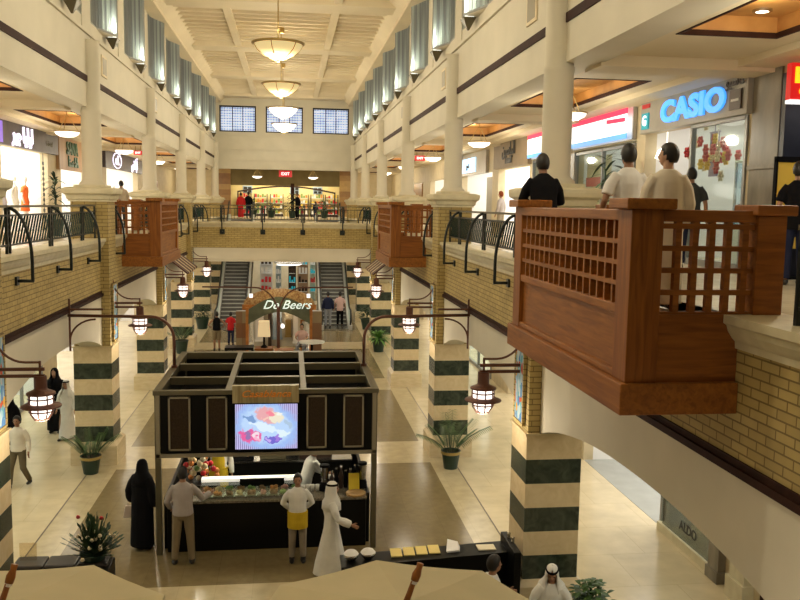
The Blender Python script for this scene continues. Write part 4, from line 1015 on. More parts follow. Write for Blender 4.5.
FOOD = [pm('food_cream', (.75, .6, .35), .6), pm('food_orange', (.65, .25, .06), .6), pm('food_green', (.2, .32, .08), .6), pm('food_brown', (.25, .11, .04), .6), pm('food_pink', (.7, .3, .28), .6)]
rng = random.Random(5)
for i in range(9):
    for j in range(2):
        cx, cy = x0+.12+.2*i, KY0+.29+.24*j
        m = MB(); m.box(cx-.085, cx+.085, cy-.10, cy+.10, .986, 1.01); t = m.build('tray', CHROME, r)
        g = MB()
        for q in range(7): g.ell((cx+rng.uniform(-.05, .05), cy+rng.uniform(-.07, .07), 1.03), (.035, .035, .028), 7, 5)
        g.build('food', FOOD[rng.randrange(5)], t, smooth=True)
point('kiosk_lamp', (-.9, 16.4, 2.2), 70, .1, (1, .88, .62)); point('kiosk_lamp', (.9, 16.6, 2.2), 45, .1, (1, .88, .62)); point('kiosk_lamp', (-1.9, 17.0, 2.2), 45, .1, (1, .9, .7))
# back counter and machines
r = E('back_counter', 'low steel back counter inside the kiosk', 'counter', (kc, 17.9, 0), world=True)
m = MB(); m.box(-1.4, 1.3, 17.6, 18.3, 0, .86); m.build('body', KBLACK, r); m = MB(); m.box(-1.42, 1.32, 17.58, 18.32, .86, .90); m.build('top', CHROME, r)
def machine(name, x, y, z, w, d, h, label, mat=BLACK, extra=None):
    r = E(name, label, 'machine', (x, y, z), world=True)
    m = MB(); m.prism([(y-d/2, z), (y+d/2, z), (y+d/2, z+h), (y-d*.2, z+h), (y-d/2, z+h*.55)], 0, x-w/2, x+w/2); m.build('body', mat, r, bevel=.02)
    m = MB(); m.box(x-w*.38, x+w*.38, y-d*.36-.015, y-d*.36+.005, z+h*.62, z+h*.86); m.build('panel', CHROME, r)
    m = MB(); m.ell((x+w*.25, y-d/2-.01, z+h*.3), (.025, .02, .025)); m.build('knob', CHROME, r)
    return r
machine('coffee_machine', -.35, 17.9, .9, .55, .45, .5, 'dark coffee machine with pale lettered panel at the kiosk back counter', KTRIM)
machine('food_warmer', -1.0, 17.85, .9, .5, .42, .34, 'dark food warmer behind the glass display case', BLACK)
machine('grill_oven', .55, 17.9, .9, .7, .45, .55, 'brownish oven at the back of the kiosk beside the white-clothed worker', DBROWN)
def bottle(x, y, z, h, mat, label):
    r = E('bottle', label, 'bottle', (x, y, z), group='bottles at the right end of the kiosk counter', world=True)
    m = MB(); m.lathe([(.0, 0), (.038, 0), (.040, .02), (.040, h*.6), (.018, h*.78), (.018, h*.95), (.0, h*.95)], (x, y, z), 12); m.build('body', mat, r, smooth=True)
    m = MB(); m.lathe([(.0, h*1.0), (.022, h*1.0), (.022, h*.92), (.0, h*.92)], (x, y, z), 10); m.build('cap', CHROME, r)
for i in range(6): bottle(.79+.088*i, KY0+.58+.05*(i % 2), .956, .34+.05*(i % 3), BLACK if i % 2 else DBROWN, 'dark bottle %s from the left at the right end of the kiosk counter' % ORD[i].replace('nearest', 'first'))
def blend(x, y, label):
    r = E('blender', label, 'blender', (x, y, .956), world=True)
    m = MB(); m.lathe([(.0, 0), (.10, 0), (.09, .12), (.07, .16), (0, .16)], (x, y, .956), 14); m.build('base', BLACK, r)
    m = MB(); m.lathe([(.06, .16), (.09, .45), (.085, .45), (.055, .17)], (x, y, .956), 14); m.build('jug', glassmat('smoked_jug', (.25, .25, .25), .2), r)
    m = MB(); m.lathe([(.0, .50), (.09, .49), (.095, .45), (0, .45)], (x, y, .956), 14); m.build('lid', BLACK, r)
blend(.65, KY0+.5, 'black blender on the kiosk counter behind the walking man in white')
blend(1.365, KY0+.6, 'black blender at the far right end of the kiosk counter')
m = MB(); m.bar((1.20, KY0+.42, .958), (1.20, KY0+.50, 1.27), .20, .012); tag(m.build('leaflet_stand', pm('yellow_card', (.80, .62, .04), .5)), 'yellow card standing on the right end of the kiosk counter', 'leaflet')
m = MB(); m.lathe([(.0, .03), (.17, .04), (.19, .03), (.18, .0), (0, 0)], (1.22, KY0+.22, .956), 20); tag(m.build('round_tray', pm('wicker_tray', (.40, .24, .08), .6), smooth=False), 'round wicker tray before the yellow card on the counter', 'tray')
for i in range(4):
    m = MB(); x, y = .25+.088*i, KY0+.5; m.lathe([(.0, 0), (.03, 0), (.042, .11), (.037, .11), (.026, .01), (0, .01)], (x, y, .956), 12)
    tag(m.build('paper_cup', WHITEP, smooth=True), 'white cup %s from the left on the counter right of the display case' % ORD[i].replace('nearest', 'first'), 'cup', 'white cups on the kiosk counter')
r = E('fruit_display', 'lit heap of fruit and flowers at the left end of the kiosk', 'fruit display', (-1.75, KY0+.95, 0), world=True)
m = MB(); m.box(-2.1, -1.35, KY0+.85, KY0+1.4, 0, .98); m.build('stand', KBLACK, r)
rng = random.Random(11)
for q in range(36):
    c = (-1.72+rng.gauss(0, .17), KY0+1.12+rng.uniform(-.2, .2), 1.03+rng.random()*.42)
    m = MB(); m.ell(c, (.055,)*3, 8, 6); m.build('fruit', [FOOD[0], FOOD[1], FOOD[2], RED, FL[3]][rng.randrange(5)], r, smooth=True)
# screen and sign on the kiosk front
def foodscreen():
    m = pm('screen_picture', (.1, .1, .1), .2); nt = m.node_tree; b = nt.nodes['Principled BSDF']
    tc = nd(nt, 'ShaderNodeTexCoord'); sx = nd(nt, 'ShaderNodeSeparateXYZ'); nt.links.new(tc.outputs['Object'], sx.inputs[0])
    def ellipse(cx, cz, rx, rz, rot=0):
        mp = nd(nt, 'ShaderNodeMapping', vector_type='TEXTURE'); mp.inputs['Location'].default_value = (cx, 0, cz); mp.inputs['Rotation'].default_value = (0, rot, 0); mp.inputs['Scale'].default_value = (rx, 100, rz)
        n = nd(nt, 'ShaderNodeTexNoise'); n.inputs['Scale'].default_value = 9; ad = nd(nt, 'ShaderNodeMix', data_type='RGBA', blend_type='LINEAR_LIGHT'); ad.inputs[0].default_value = .11
        nt.links.new(tc.outputs['Object'], n.inputs['Vector']); nt.links.new(tc.outputs['Object'], ad.inputs[6]); nt.links.new(n.outputs['Color'], ad.inputs[7])
        nt.links.new(ad.outputs[2], mp.inputs[0]); l = nd(nt, 'ShaderNodeVectorMath', operation='LENGTH'); nt.links.new(mp.outputs[0], l.inputs[0])
        g = nd(nt, 'ShaderNodeMapRange'); g.inputs[1].default_value = .85; g.inputs[2].default_value = 1.05; g.inputs[3].default_value = 1; g.inputs[4].default_value = 0
        nt.links.new(l.outputs['Value'], g.inputs[0]); return g.outputs[0]
    w = nd(nt, 'ShaderNodeTexWave'); w.inputs['Scale'].default_value = 9; nt.links.new(tc.outputs['Object'], w.inputs['Vector'])
    r = nd(nt, 'ShaderNodeValToRGB'); r.color_ramp.elements[0].color = (.22, .18, .45, 1); r.color_ramp.elements[1].color = (.62, .58, .85, 1); nt.links.new(w.outputs[0], r.inputs[0])
    cur = r.outputs[0]
    for (cx, cz, rx, rz, rot), col in (((.0, .0, .60, .46, .25), (.34, .50, .86)), ((.0, .02, .48, .35, .3), (.50, .68, .95)), ((.03, .20, .24, .14, .35), (.80, .40, .42)), ((.16, .17, .14, .10, .4), (.85, .78, .60)), ((-.30, .14, .14, .05, .2), (.20, .34, .62)), ((-.28, -.17, .22, .12, .1), (.80, .12, .34)), ((-.33, -.14, .06, .08, 0), (.30, .18, .42)), ((-.2, -.15, .05, .06, 0), (.9, .7, .78)), ((.1, -.24, .17, .06, -.2), (.18, .14, .62)), ((.30, -.13, .13, .06, .2), (.74, .88, .92)), ((.07, .24, .07, .05, .3), (.9, .25, .32)), ((-.02, .15, .05, .04, 0), (.95, .6, .5)), ((.22, .22, .05, .04, 0), (.92, .9, .8)), ((-.16, -.22, .06, .04, 0), (.95, .45, .6)), ((.2, -.2, .04, .05, 0), (.35, .2, .7)), ((.02, -.26, .05, .03, 0), (.55, .4, .85)), ((.38, .05, .09, .05, .5), (.42, .56, .72)), ((.0, -.02, .3, .06, .3), (.72, .86, .98))):
        f = ellipse(cx, cz, rx, rz, rot); mx = nd(nt, 'ShaderNodeMix', data_type='RGBA'); mx.inputs[7].default_value = (*col, 1)
        nt.links.new(f, mx.inputs[0]); nt.links.new(cur, mx.inputs[6]); cur = mx.outputs[2]
    nt.links.new(cur, b.inputs['Emission Color']); b.inputs['Emission Strength'].default_value = 1.15; b.inputs['Base Color'].default_value = (.02, .02, .02, 1); return m
r = E('advert_screen', 'glowing blue and pink food picture screen on the kiosk front', 'screen', (-.41, KY0-.1, 2.36))
m = MB(); m.box(-.545, .545, -.01, .01, -.41, .40); m.build('picture', foodscreen(), r)
m = MB(); m.box(-.57, .57, .01, .10, -.44, .43); m.build('housing', BLACK, r)
r = E('sign_board', 'gold kiosk sign with orange lettering above the glowing screen', 'sign', (-.42, KY0-.1, 2.80), world=True)
m = MB(); m.box(-1.0, .16, KY0-.13, KY0-.02, 2.79, 3.10); m.build('board', noisy('gold_board', (.24, .19, .09), (.42, .36, .20), 3, .4, stretch=(5, 1, .4)), r)
text('lettering', 'Casablanca', .17, 'front', (-.42, KY0-.14, 2.95), pm('orange_letters', (.62, .22, .03), .4, emit=(.8, .25, .02), es=.10), r, .008, .001, .35, 1.15)
# ================================================================== FOREGROUND BARRIERS
r = E('service_barrier', 'long black cafe barrier counter at the bottom right holding menu cards', 'barrier', (2.1, 12.35, 0), world=True)
m = MB(); y0, y1 = 12.2, 12.62
m.loft([[(.78, 12.02, 0), (3.36, 12.36, 0), (3.36, 12.74, 0), (.78, 12.44, 0)], [(.78, 12.02, .93), (3.36, 12.36, .93), (3.36, 12.74, .93), (.78, 12.44, .93)]]); m.build('body', KBLACK, r, bevel=.01)
m = MB(); m.loft([[(.76, 12.0, .93), (3.36, 12.33, .93), (3.36, 12.78, .93), (.76, 12.46, .93)], [(.76, 12.0, .97), (3.36, 12.33, .97), (3.36, 12.78, .97), (.76, 12.46, .97)]]); m.build('top', KBLACK, r)
m = MB(); m.box(3.36, 3.47, 11.95, 12.80, 0, 1.12); m.build('end_panel', KBLACK, r, bevel=.01)
YC = pm('cream_yellow_card', (.82, .66, .24), .5)
for i in range(4):
    x = 1.62+.20*i; y = 12.26+.13*(x-.78)
    m = MB(); m.bar((x, y-.09, .985), (x, y+.13, 1.02), .17, .02); o = tag(m.build('menu_card', YC), '%s cream menu card from the left in the row on the right barrier' % ORD[i].replace('nearest', 'first'), 'menu card', 'menu cards on the barrier')
for i in range(2):
    x = .92+.26*i; y = 12.24+.13*(x-.78)
    r = E('glass_bowl', '%s of two small lidded glass bowls at the left end of the right barrier' % ('left' if i == 0 else 'right'), 'bowl', (x, y, .972), group='glass bowls on the barrier')
    m = MB(); m.lathe([(.0, 0), (.06, 0), (.11, .06), (.115, .10), (.105, .10), (.05, .015), (0, .015)], n=16); m.build('bowl', CHROME, r, smooth=True)
    m = MB(); m.lathe([(.115, .10), (.08, .14), (.02, .16), (0, .17)], n=16); m.build('lid', WHITEP, r, smooth=True)
m = MB(); m.loft([[(2.42, 12.38, .972), (2.62, 12.40, .972), (2.66, 12.60, .972), (2.48, 12.58, .972)], [(2.40, 12.38, 1.0), (2.60, 12.38, 1.01), (2.62, 12.60, 1.06), (2.46, 12.62, 1.10)]]); tag(m.build('crumpled_napkin', WHITEP), 'crumpled white napkin beside the menu cards on the right barrier', 'napkin')
m = MB(); m.box(2.92, 3.20, 12.42, 12.62, .972, .99); tag(m.build('paper_pile', pm('cream_paper', (.75, .68, .5), .7)), 'flat cream papers near the right end of the right barrier', 'paper')
m = MB(); m.lathe([(0, 0), (.03, 0), (.03, .09), (0, .1)], (3.42, 12.5, 1.12), 10); m.lathe([(0, 0), (.03, 0), (.03, .09), (0, .1)], (3.44, 12.32, 1.12), 10); tag(m.build('cruet_set', CHROME), 'small steel cruets on the black end panel', 'cruet')
r = E('cafe_barrier', 'black cafe barrier at the bottom left carrying a flower arrangement', 'barrier', (-3.6, 12.7, 0), world=True)
m = MB(); m.box(-4.05, -2.66, 12.55, 12.85, 0, .88); m.box(-2.80, -2.64, 11.4, 12.87, 0, .9); m.build('body', KBLACK, r, bevel=.012)
for i in range(3): m = MB(); m.box(-4.05+.46*i, -3.60+.46*i, 12.50, 12.90, .88, .95); m.build('top_cushion', noisy('black_vinyl', (.018, .014, .012), (.035, .028, .022), 4, .4), r, bevel=.03)
m = MB(); m.box(-3.98, -3.74, 12.72, 12.74, .95, 1.22); tag(m.build('menu_holder', glassmat('clear_holder', (.9, .85, .75), .12)), 'clear upright menu holder on the left barrier', 'menu holder')
# ================================================================== UMBRELLAS
CANV = noisy('cream_canvas', (.50, .44, .27), (.54, .47, .29), 1.5, .85)
def umbrella(c, R, rot, label):
    r = E('cafe_umbrella', label, 'umbrella', (c[0], c[1], 0), rot, 'cream canvas cafe umbrellas')
    n = 8; zt, ze = 2.38, 2.11
    m = MB(); rings = []
    for t in [0, .25, .5, .75, 1.0]:
        ring = []
        for j in range(n*4):
            a = 2*PI*j/(n*4); ph = (a % (2*PI/n))-(PI/n)
            rad = R*math.cos(PI/n)/math.cos(ph)*max(t, .02)
            sag = -.02*math.sin(PI*t)-.02*t*math.cos(ph*n/2)
            ring.append((rad*math.cos(a), rad*math.sin(a), zt+(ze-zt)*t+sag))
        rings.append(ring)
    rings += [[(p[0], p[1], p[2]-.14) for p in rings[-1]], [(p[0]*.985, p[1]*.985, p[2]-.14) for p in rings[-1]]]+[[(p[0]*.985, p[1]*.985, p[2]-.025) for p in ring] for ring in reversed(rings)]
    m.loft(rings); m.build('canopy', CANV, r)
    m = MB(); m.tube([(0, 0, 0), (0, 0, 2.38)], .03, 10); m.build('pole', WOOD, r)
    m = MB(); m.tube([(0, 0, 2.32), (.06, .02, 2.46), (.11, .03, 2.60)], [.035, .03, .027], 8); m.build('finial_stem', WOOD, r)
    m = MB(); m.tube([(.11, .03, 2.58), (.13, .035, 2.64), (.155, .04, 2.70), (.17, .045, 2.75)], [.04, .045, .03, .035], 10); m.build('finial', WOOD, r, smooth=True)
    m = MB(); m.tube([(.10, .028, 2.55), (.12, .032, 2.61)], .035, 8); m.build('tie_cloth', pm('white_tie', (.7, .65, .6), .8), r)
    for j in range(n):
        a = 2*PI*j/n; b = MB(); b.bar((.03*math.cos(a), .03*math.sin(a), 2.33), (R*.97*math.cos(a), R*.97*math.sin(a), ze-.07), .02); b.build('rib', WOOD, r)
    m = MB(); m.lathe([(0, .10), (.10, .10), (.28, .05), (.28, 0), (0, 0)], n=20); m.build('base', BLACK, r)
    return r
umbrella((1.13, 7.97), 1.64, .065, 'cream canvas umbrella with wooden finial at bottom centre right')
umbrella((-2.80, 8.25), 1.62, .436, 'cream canvas umbrella with wooden finial at the bottom left corner')
# ================================================================== ESCALATORS
STEPM = noisy('dark_step', (.10, .095, .085), (.14, .13, .12), 3, .5); RUB = pm('black_rubber', (.01, .01, .01), .5)
def escalator(x, label):
    r = E('escalator', label, 'escalator', (x, 43.6, 0), group='pair of escalators under the bridge', world=True)
    y0, n = 43.6, 31; dy, dz = .30, .171; w = .62
    m = MB(); m.prism([(y0-1.4, 0), (y0, 0), (y0+n*dy+1, n*dz-.35), (y0+n*dy+1, n*dz-.6), (y0+1.2, -.0)], 0, x-w-.22, x+w+.22); m.build('truss', KTRIM, r)
    m = MB(); m.box(x-w, x+w, y0-1.4, y0, .02, .06); m.build('comb_plate', CHROME, r)
    for i in range(n):
        m = MB(); m.box(x-w+.02, x+w-.02, y0+i*dy, y0+(i+1)*dy+.05, i*dz-.05, (i+1)*dz); m.m = 1; m.box(x-w+.02, x+w-.02, y0+i*dy-.012, y0+i*dy+.03, (i+1)*dz-.035, (i+1)*dz+.004)
        m.build('step', [STEPM, MATS['escalator_skirt'] if 'escalator_skirt' in MATS else pm('escalator_skirt', (.50, .49, .45), .4)], r)
    sl = dz/dy
    for sg in (-1, 1):
        xx = x+sg*(w+.10)
        m = MB(); m.prism([(y0-1.3, .0), (y0, .0), (y0+n*dy, n*dz), (y0+n*dy, n*dz+.30), (y0+.1, .38), (y0-1.3, .22)], 0, xx-.09, xx+.09); m.build('skirt', pm('escalator_skirt', (.50, .49, .45), .4) if 'escalator_skirt' not in MATS else MATS['escalator_skirt'], r)
        m = MB(); m.prism([(y0-1.2, .2), (y0, .3), (y0+n*dy, n*dz+.3), (y0+n*dy, n*dz+1.0), (y0+.2, 1.05), (y0-1.1, .95)], 0, xx-.008, xx+.008); m.build('glass', GLASS, r)
        m = MB(); m.tube([(xx, y0-1.1, .25), (xx, y0-1.38, .55), (xx, y0-1.15, .98), (xx, y0-.1, 1.02), (xx, y0+.4, 1.12+.2*sl), (xx, y0+n*dy, n*dz+1.06)], .045, 8); m.build('handrail', RUB, r, smooth=True)
escalator(2.32, 'right-hand escalator under the bridge with two people at its foot')
escalator(-2.95, 'left-hand escalator under the bridge beside the left striped column')
# ================================================================== SCRIPT-SIGN BOUTIQUE
r = E('jewellery_stand', 'ornate stand with white De Beers script under the bridge', 'stand', (-.45, 36.2, 0), world=True)
ORW = noisy('orange_wood', (.36, .12, .02), (.52, .20, .04), 4, .35); OLV = noisy('olive_sign', (.070, .080, .045), (.11, .12, .07), 3, .4)
CHK = brickmat('checker_stone', (.17, .055, .018), (.26, .20, .11), (.1, .05, .02), 2.0, .62, .004, .35, 0, 'xy+z', 0)
for x in (-2.05, 1.15):
    m = MB(); m.box(x-.2, x+.2, 36, 36.4, 0, 1.75); m.build('pillar', CHK, r)
    m = MB(); m.box(x-.2+(.4 if x < 0 else -.12), x+.2+(.12 if x < 0 else -.4), 36.02, 36.3, 0, 1.9); m.build('orange_jamb', ORW, r)
m = MB(); pts = [(-1.72+2.55*i/20, 1.42+.52*math.sin(PI*i/20)) for i in range(21)]; 
m.prism([(-1.75, 1.20)]+[(x, z+.42) for x, z in pts]+[(.85, 1.20)]+[(x, z-.22) for x, z in reversed(pts[2:-2])], 1, 36.0, 36.1); m.build('arched_board', OLV, r)
MOS = noisy('amber_mosaic', (.26, .11, .03), (.52, .34, .14), 12, .4)
m = MB(); m.prism([(-1.97, 2.0)]+[(-.45-1.5*math.cos(PI*i/20), 2.0+.70*math.sin(PI*i/20)) for i in range(21)]+[(1.07, 2.0)], 1, 36.15, 36.3); m.build('amber_fan', MOS, r)
m = MB(); m.box(-2.0, 1.1, 36.12, 36.2, 1.80, 2.02); m.build('lintel', ORW, r)
text('script_lettering', 'De Beers', .52, 'front', (-.14, 35.97, 2.02), pm('script_white', (.8, .9, .85), .4, emit=(.8, 1, .9), es=.75), r, .01, .0, .42, 1.02)
m = MB(); m.box(-1.6, .7, 37.6, 37.7, 0, 2.0); m.build('back_panel', pm('pale_panel', (.62, .58, .48), .5), r)
for i, (a, b, z0, z1, c) in enumerate([(-1.5, -1.15, .3, 1.5, WHITEP), (-.75, -.35, .4, 1.7, pm('blue_grey_display', (.25, .32, .40), .4)), (-.95, -.80, 0, 1.9, DBROWN), (-.2, .05, .5, 1.2, BRASS), (.15, .35, .2, 1.6, WHITEP)]):
    m = MB(); m.box(a, b, 37.3, 37.55, z0, z1); m.box(a-.03, b+.03, 37.25, 37.58, z0-.06, z0); m.build('display_niche', c, r)
m = MB(); 
for q in ((.45, .52, 0, 1.3), (.98, 1.05, 0, 1.3), (.45, 1.05, 1.25, 1.32)): m.box(q[0], q[1], 36.5, 36.6, q[2], q[3])
m.build('door_frame', ORW, r)
for x in (-1.62, .78):
    m = MB(); m.box(x-.07, x+.07, 35.9, 36.0, 2.34, 2.5); m.build('small_light', SW, r)
point('stand_lamp', (-.45, 36.9, 1.8), 22, .1, (1, .75, .45)); point('stand_lamp', (-.45, 35.3, 2.7), 14, .1, (1, .85, .6))
r = E('twin_lamp_post', 'dark post with two arched arms in front of the script sign', 'lamp post', (-.46, 34.3, 0), world=True)
m = MB(); m.tube([(-.46, 34.3, 0), (-.46, 34.3, 2.15)], .07, 10); m.lathe([(0, .0), (.3, 0), (.28, .25), (.12, .4), (0, .4)], (-.46, 34.3, 0), 16); m.build('post', BRONZE, r)
for s in (-1, 1):
    m = MB(); p = [(-.46, 34.3, 1.6)]+[(-.46+s*.95*(1-math.cos(PI/2*j/10)), 34.3, 1.75+1.18*math.sin(PI/2*j/10)) for j in range(11)]+[(-.46+s*3.0, 34.3, 2.95)]; m.tube(p, .032, 8); m.build('arm', BRONZE, r, smooth=True)
m = MB(); m.ell((-.29, 34.2, 1.38), (.08, .06, .10)); m.build('small_globe', GLOBE, r)
# furniture around it
def table_round(loc, R, h, label, top):
    r = E('round_table', label, 'table', loc)
    m = MB(); m.lathe([(0, h), (R, h), (R, h-.04), (0, h-.04)], n=28); m.build('tabletop', top, r)
    m = MB(); m.lathe([(0, h-.04), (.05, h-.04), (.05, .05), (.25, .0), (0, 0)], n=14); m.build('pedestal', BLACK, r)
table_round((.88, 34.0, 0), .52, .78, 'round white table in front of the script-signed stand', pm('white_tabletop', (.85, .88, .85), .2))
r = E('display_table', 'low dark glass-topped display table left of the lamp post', 'table', (-1.95, 33.2, 0), world=True)
m = MB(); m.box(-2.5, -1.4, 32.9, 33.6, .62, .72); m.build('tabletop', KBLACK, r)
for x in (-2.45, -1.45):
    for y in (32.95, 33.55): m = MB(); m.box(x-.03, x+.03, y-.03, y+.03, 0, .62); m.build('leg', BLACK, r)
r = E('small_desk', 'small reddish wooden desk under the square-shaded lamp', 'desk', (-1.0, 33.2, 0), world=True)
m = MB(); m.box(-1.35, -.65, 32.9, 33.5, .60, .68); m.build('top', WOODX, r); m = MB(); m.box(-1.3, -.7, 32.95, 33.45, 0, .6); m.build('body', WOODX, r)
r = E('table_lamp', 'table lamp with cream square shade on the small desk', 'lamp', (-1.0, 33.2, .68))
m = MB(); m.lathe([(0, 0), (.14, 0), (.12, .05), (.04, .12), (.04, .5), (0, .5)], n=14); m.build('base', BLACK, r)
m = MB(); m.loft([[(-.24, -.24, .45), (.24, -.24, .45), (.24, .24, .45), (-.24, .24, .45)], [(-.20, -.20, 1.05), (.20, -.20, 1.05), (.20, .20, 1.05), (-.20, .20, 1.05)]]); m.build('lamp_shade', pm('cream_shade', (.8, .65, .42), .7, emit=(1, .78, .45), es=.35), r)
r = E('reception_desk', 'dark low desk with lettered front at the foot of the lamp post', 'desk', (-.2, 32.2, 0), world=True)
m = MB(); m.box(-.55, .10, 32.0, 32.5, 0, .72); m.build('body', DBROWN, r); m = MB(); m.box(-.6, .14, 31.95, 32.55, .72, .77); m.build('top', WOODX, r)
# shop goods under the bridge (bright display wall between the escalators)
WSH = pm('pale_shop_fitting', (.72, .76, .78), .4)
for i, (x, w, h, mat) in enumerate([(-1.55, .8, 2.9, WSH), (-.75, .35, 2.2, pm('grey_blue_stock', (.3, .38, .42), .5)), (.15, .5, 2.8, DBROWN), (.85, .7, 2.6, pm('tan_stock', (.45, .30, .2), .5)), (1.5, .35, 2.9, pm('pale_green_stock', (.5, .62, .55), .5))]):
    r = E('shop_display', '%s display unit from the left in the shop between the escalators' % ORD[i].replace('nearest', 'first'), 'display unit', (x, 56.5, 0), group='display units between the escalators', world=True)
    m = MB(); m.box(x-w/2, x+w/2, 56.4, 56.9, 0, h); m.build('carcass', mat, r)
    for j in range(4):
        m = MB(); m.box(x-w*.4, x+w*.4, 56.2, 56.4, .5+.6*j, .53+.6*j); sh = m.build('shelf', WSH, r)
        g = MB(); rng = random.Random(i*7+j)
        for q in range(3): a = x-w*.3+w*.3*q; g.box(a-w*.1, a+w*.1, 56.24, 56.36, .53+.6*j, .53+.6*j+rng.uniform(.15, .4))
        g.build('stock', [WHITEP, TEAL, RED, DBROWN][rng.randrange(4)], sh)
r = E('flush_lamp', 'white round ceiling lamp under the bridge edge above the script sign', 'ceiling lamp', (-.05, 46.0, 3.1))
m = MB(); m.lathe([(.75, 0), (.6, -.09), (0, -.14)], n=24); m.build('diffuser', BOWL, r, smooth=True); m = MB(); m.lathe([(.7, 0), (.78, 0), (.78, .06), (0, .06)], n=24); m.tube([(0, 0, .05), (0, 0, .52)], .03); m.build('rim', CHROME, r)
# ================================================================== PLANTS
def potted(loc, R, h, label, kind, ph, seed, leaf=LEAF, band=True, group='potted plants'):
    r = E('potted_plant', label, 'plant', loc, 0, group); rng = random.Random(seed)
    m = MB(); m.lathe([(0, 0), (R*.68, 0), (R*.95, h*.92), (R, h*.92), (R, h), (R*.86, h), (R*.84, h*.9), (0, h*.9)], n=20); m.build('pot', POTG, r)
    if band: m = MB(); m.lathe([(R*.93, h*.82), (R*1.02, h*.84), (R*1.04, h*.97), (R*.98, h*1.0)], n=20); m.build('rim_band', pm('gold_band', (.45, .34, .12), .35, .6) if 'gold_band' not in MATS else MATS['gold_band'], r)
    m = MB(); m.lathe([(0, h*.93), (R*.85, h*.92)], n=16); m.build('soil', SOIL, r)
    fo = MB()
    def blade(base, dirv, L, w, droop, n=6):
        side = Vector((-dirv.y, dirv.x, 0)); side = side.normalized() if side.length > 1e-4 else Vector((1, 0, 0))
        pl, pr_ = [], []
        for i in range(n+1):
            t = i/n; p = base+dirv*L*t+Vector((0, 0, -droop*L*t*t)); ww = w*math.sin(PI*min(1, .12+.88*t))*(1 if t < 1 else 0)+.002
            pl.append(p-side*ww+Vector((0, 0, .25*ww))); pr_.append(p+side*ww+Vector((0, 0, .25*ww)))
        for i in range(n): fo.quad(pl[i], pr_[i], pr_[i+1], pl[i+1])
    st = MB()
    if kind == 'palm':
        ns = 10
        for k in range(ns):
            a = 2*PI*k/ns+rng.uniform(-.3, .3); top = Vector((.10*math.cos(a), .10*math.sin(a), h*.9)); L = ph*rng.uniform(.75, 1.0); tilt = rng.uniform(.25, .75)
            d = Vector((math.cos(a)*tilt, math.sin(a)*tilt, 1)).normalized(); pts = [top+d*L*t+Vector((math.cos(a), math.sin(a), -1.1))*(.35*L*t*t*tilt) for t in (0, .25, .5, .75, 1)]
            st.tube(pts, [.012, .010, .008, .006, .003], 5)
            for i in range(20):
                t = .18+.82*i/20; q = min(3, int(t*4)); f = t*4-q; p = pts[q].lerp(pts[q+1], f); td = (pts[q+1]-pts[q]).normalized()
                for sg in (-1, 1):
                    sd = td.cross(Vector((0, 0, 1))).normalized()*sg
                    blade(p, (sd*.85+td*.6+Vector((0, 0, .1))).normalized(), L*.30*(1.1-.55*t), .014, .5, 4)
    elif kind == 'tall':
        st.tube([(0, 0, h*.9), (.03, .02, h+ph*.45), (.0, .0, h+ph*.75)], [.03, .025, .015], 7)
        for k in range(64):
            z = h+ph*(.15+.8*rng.random()); a = rng.random()*2*PI; e = rng.uniform(-.1, .9)
            blade(Vector((.02, .01, z)), Vector((math.cos(a)*math.cos(e), math.sin(a)*math.cos(e), math.sin(e))), ph*rng.uniform(.25, .42), .032, .35)
    elif kind == 'fern':
        for k in range(150):
            a = rng.random()*2*PI; e = rng.uniform(.2, 1.4)
            blade(Vector((0, 0, h*.92)), Vector((math.cos(a)*math.cos(e), math.sin(a)*math.cos(e), math.sin(e))), ph*rng.uniform(.6, 1), .035, .5)
        st.tube([(0, 0, h*.85), (0, 0, h+.1)], .02, 6)
    elif kind == 'bush':
        for k in range(170):
            a = rng.random()*2*PI; e = rng.uniform(-.2, 1.5); q = ph*rng.uniform(.3, .85)
            p = Vector((q*.75*math.cos(a)*math.cos(e), q*.75*math.sin(a)*math.cos(e), h+q*.9*abs(math.sin(e))))
            blade(p, Vector((math.cos(a+rng.uniform(-.7, .7)), math.sin(a), rng.uniform(-.2, .8))).normalized(), ph*.3, .035, .3, 4)
        st.tube([(0, 0, h*.85), (0, 0, h+ph*.6)], .02, 6)
    st.build('stem', LEAFD, r); fo.build('foliage', leaf, r, fix=False)
    return r
potted((3.86, 19.62, 0), .24, .44, 'feathery palm in a green gold-rimmed pot before the second striped column at right', 'palm', 1.15, 1)
potted((-4.58, 19.9, 0), .24, .42, 'small palm in a green gold-rimmed pot before the left striped column', 'palm', .8, 2)
potted((3.8, 36.0, 0), .30, .55, 'bright bushy fern in a green pot beyond the third right column', 'fern', 1.0, 3, pm('fern_leaf', (.10, .24, .04), .5), False)
potted((-4.5, 35.9, 0), .30, .55, 'palm in a green pot beyond the left columns near the escalator', 'palm', .9, 4, band=False)
potted((-4.35, 43.0, 0), .35, .55, 'dark shrub in a pot beside the left escalator', 'bush', .8, 5, LEAFD, False)
potted((3.9, 42.6, 0), .35, .55, 'dark shrub in a pot beside the right escalator', 'bush', .8, 6, LEAFD, False)
potted((4.36, 11.36, 0), .26, .55, 'leafy green shrub beside the seated man at the bottom edge', 'bush', .46, 7)
potted((-6.55, 25.0, F), .26, .45, 'tall dark-leaved plant on the left gallery by the white shop', 'tall', 1.25, 8, LEAFD, False)
potted((6.45, 17.0, F), .28, .5, 'tall palm-like plant on the right gallery behind the man in the white T-shirt', 'tall', 1.75, 9, LEAFD, False)
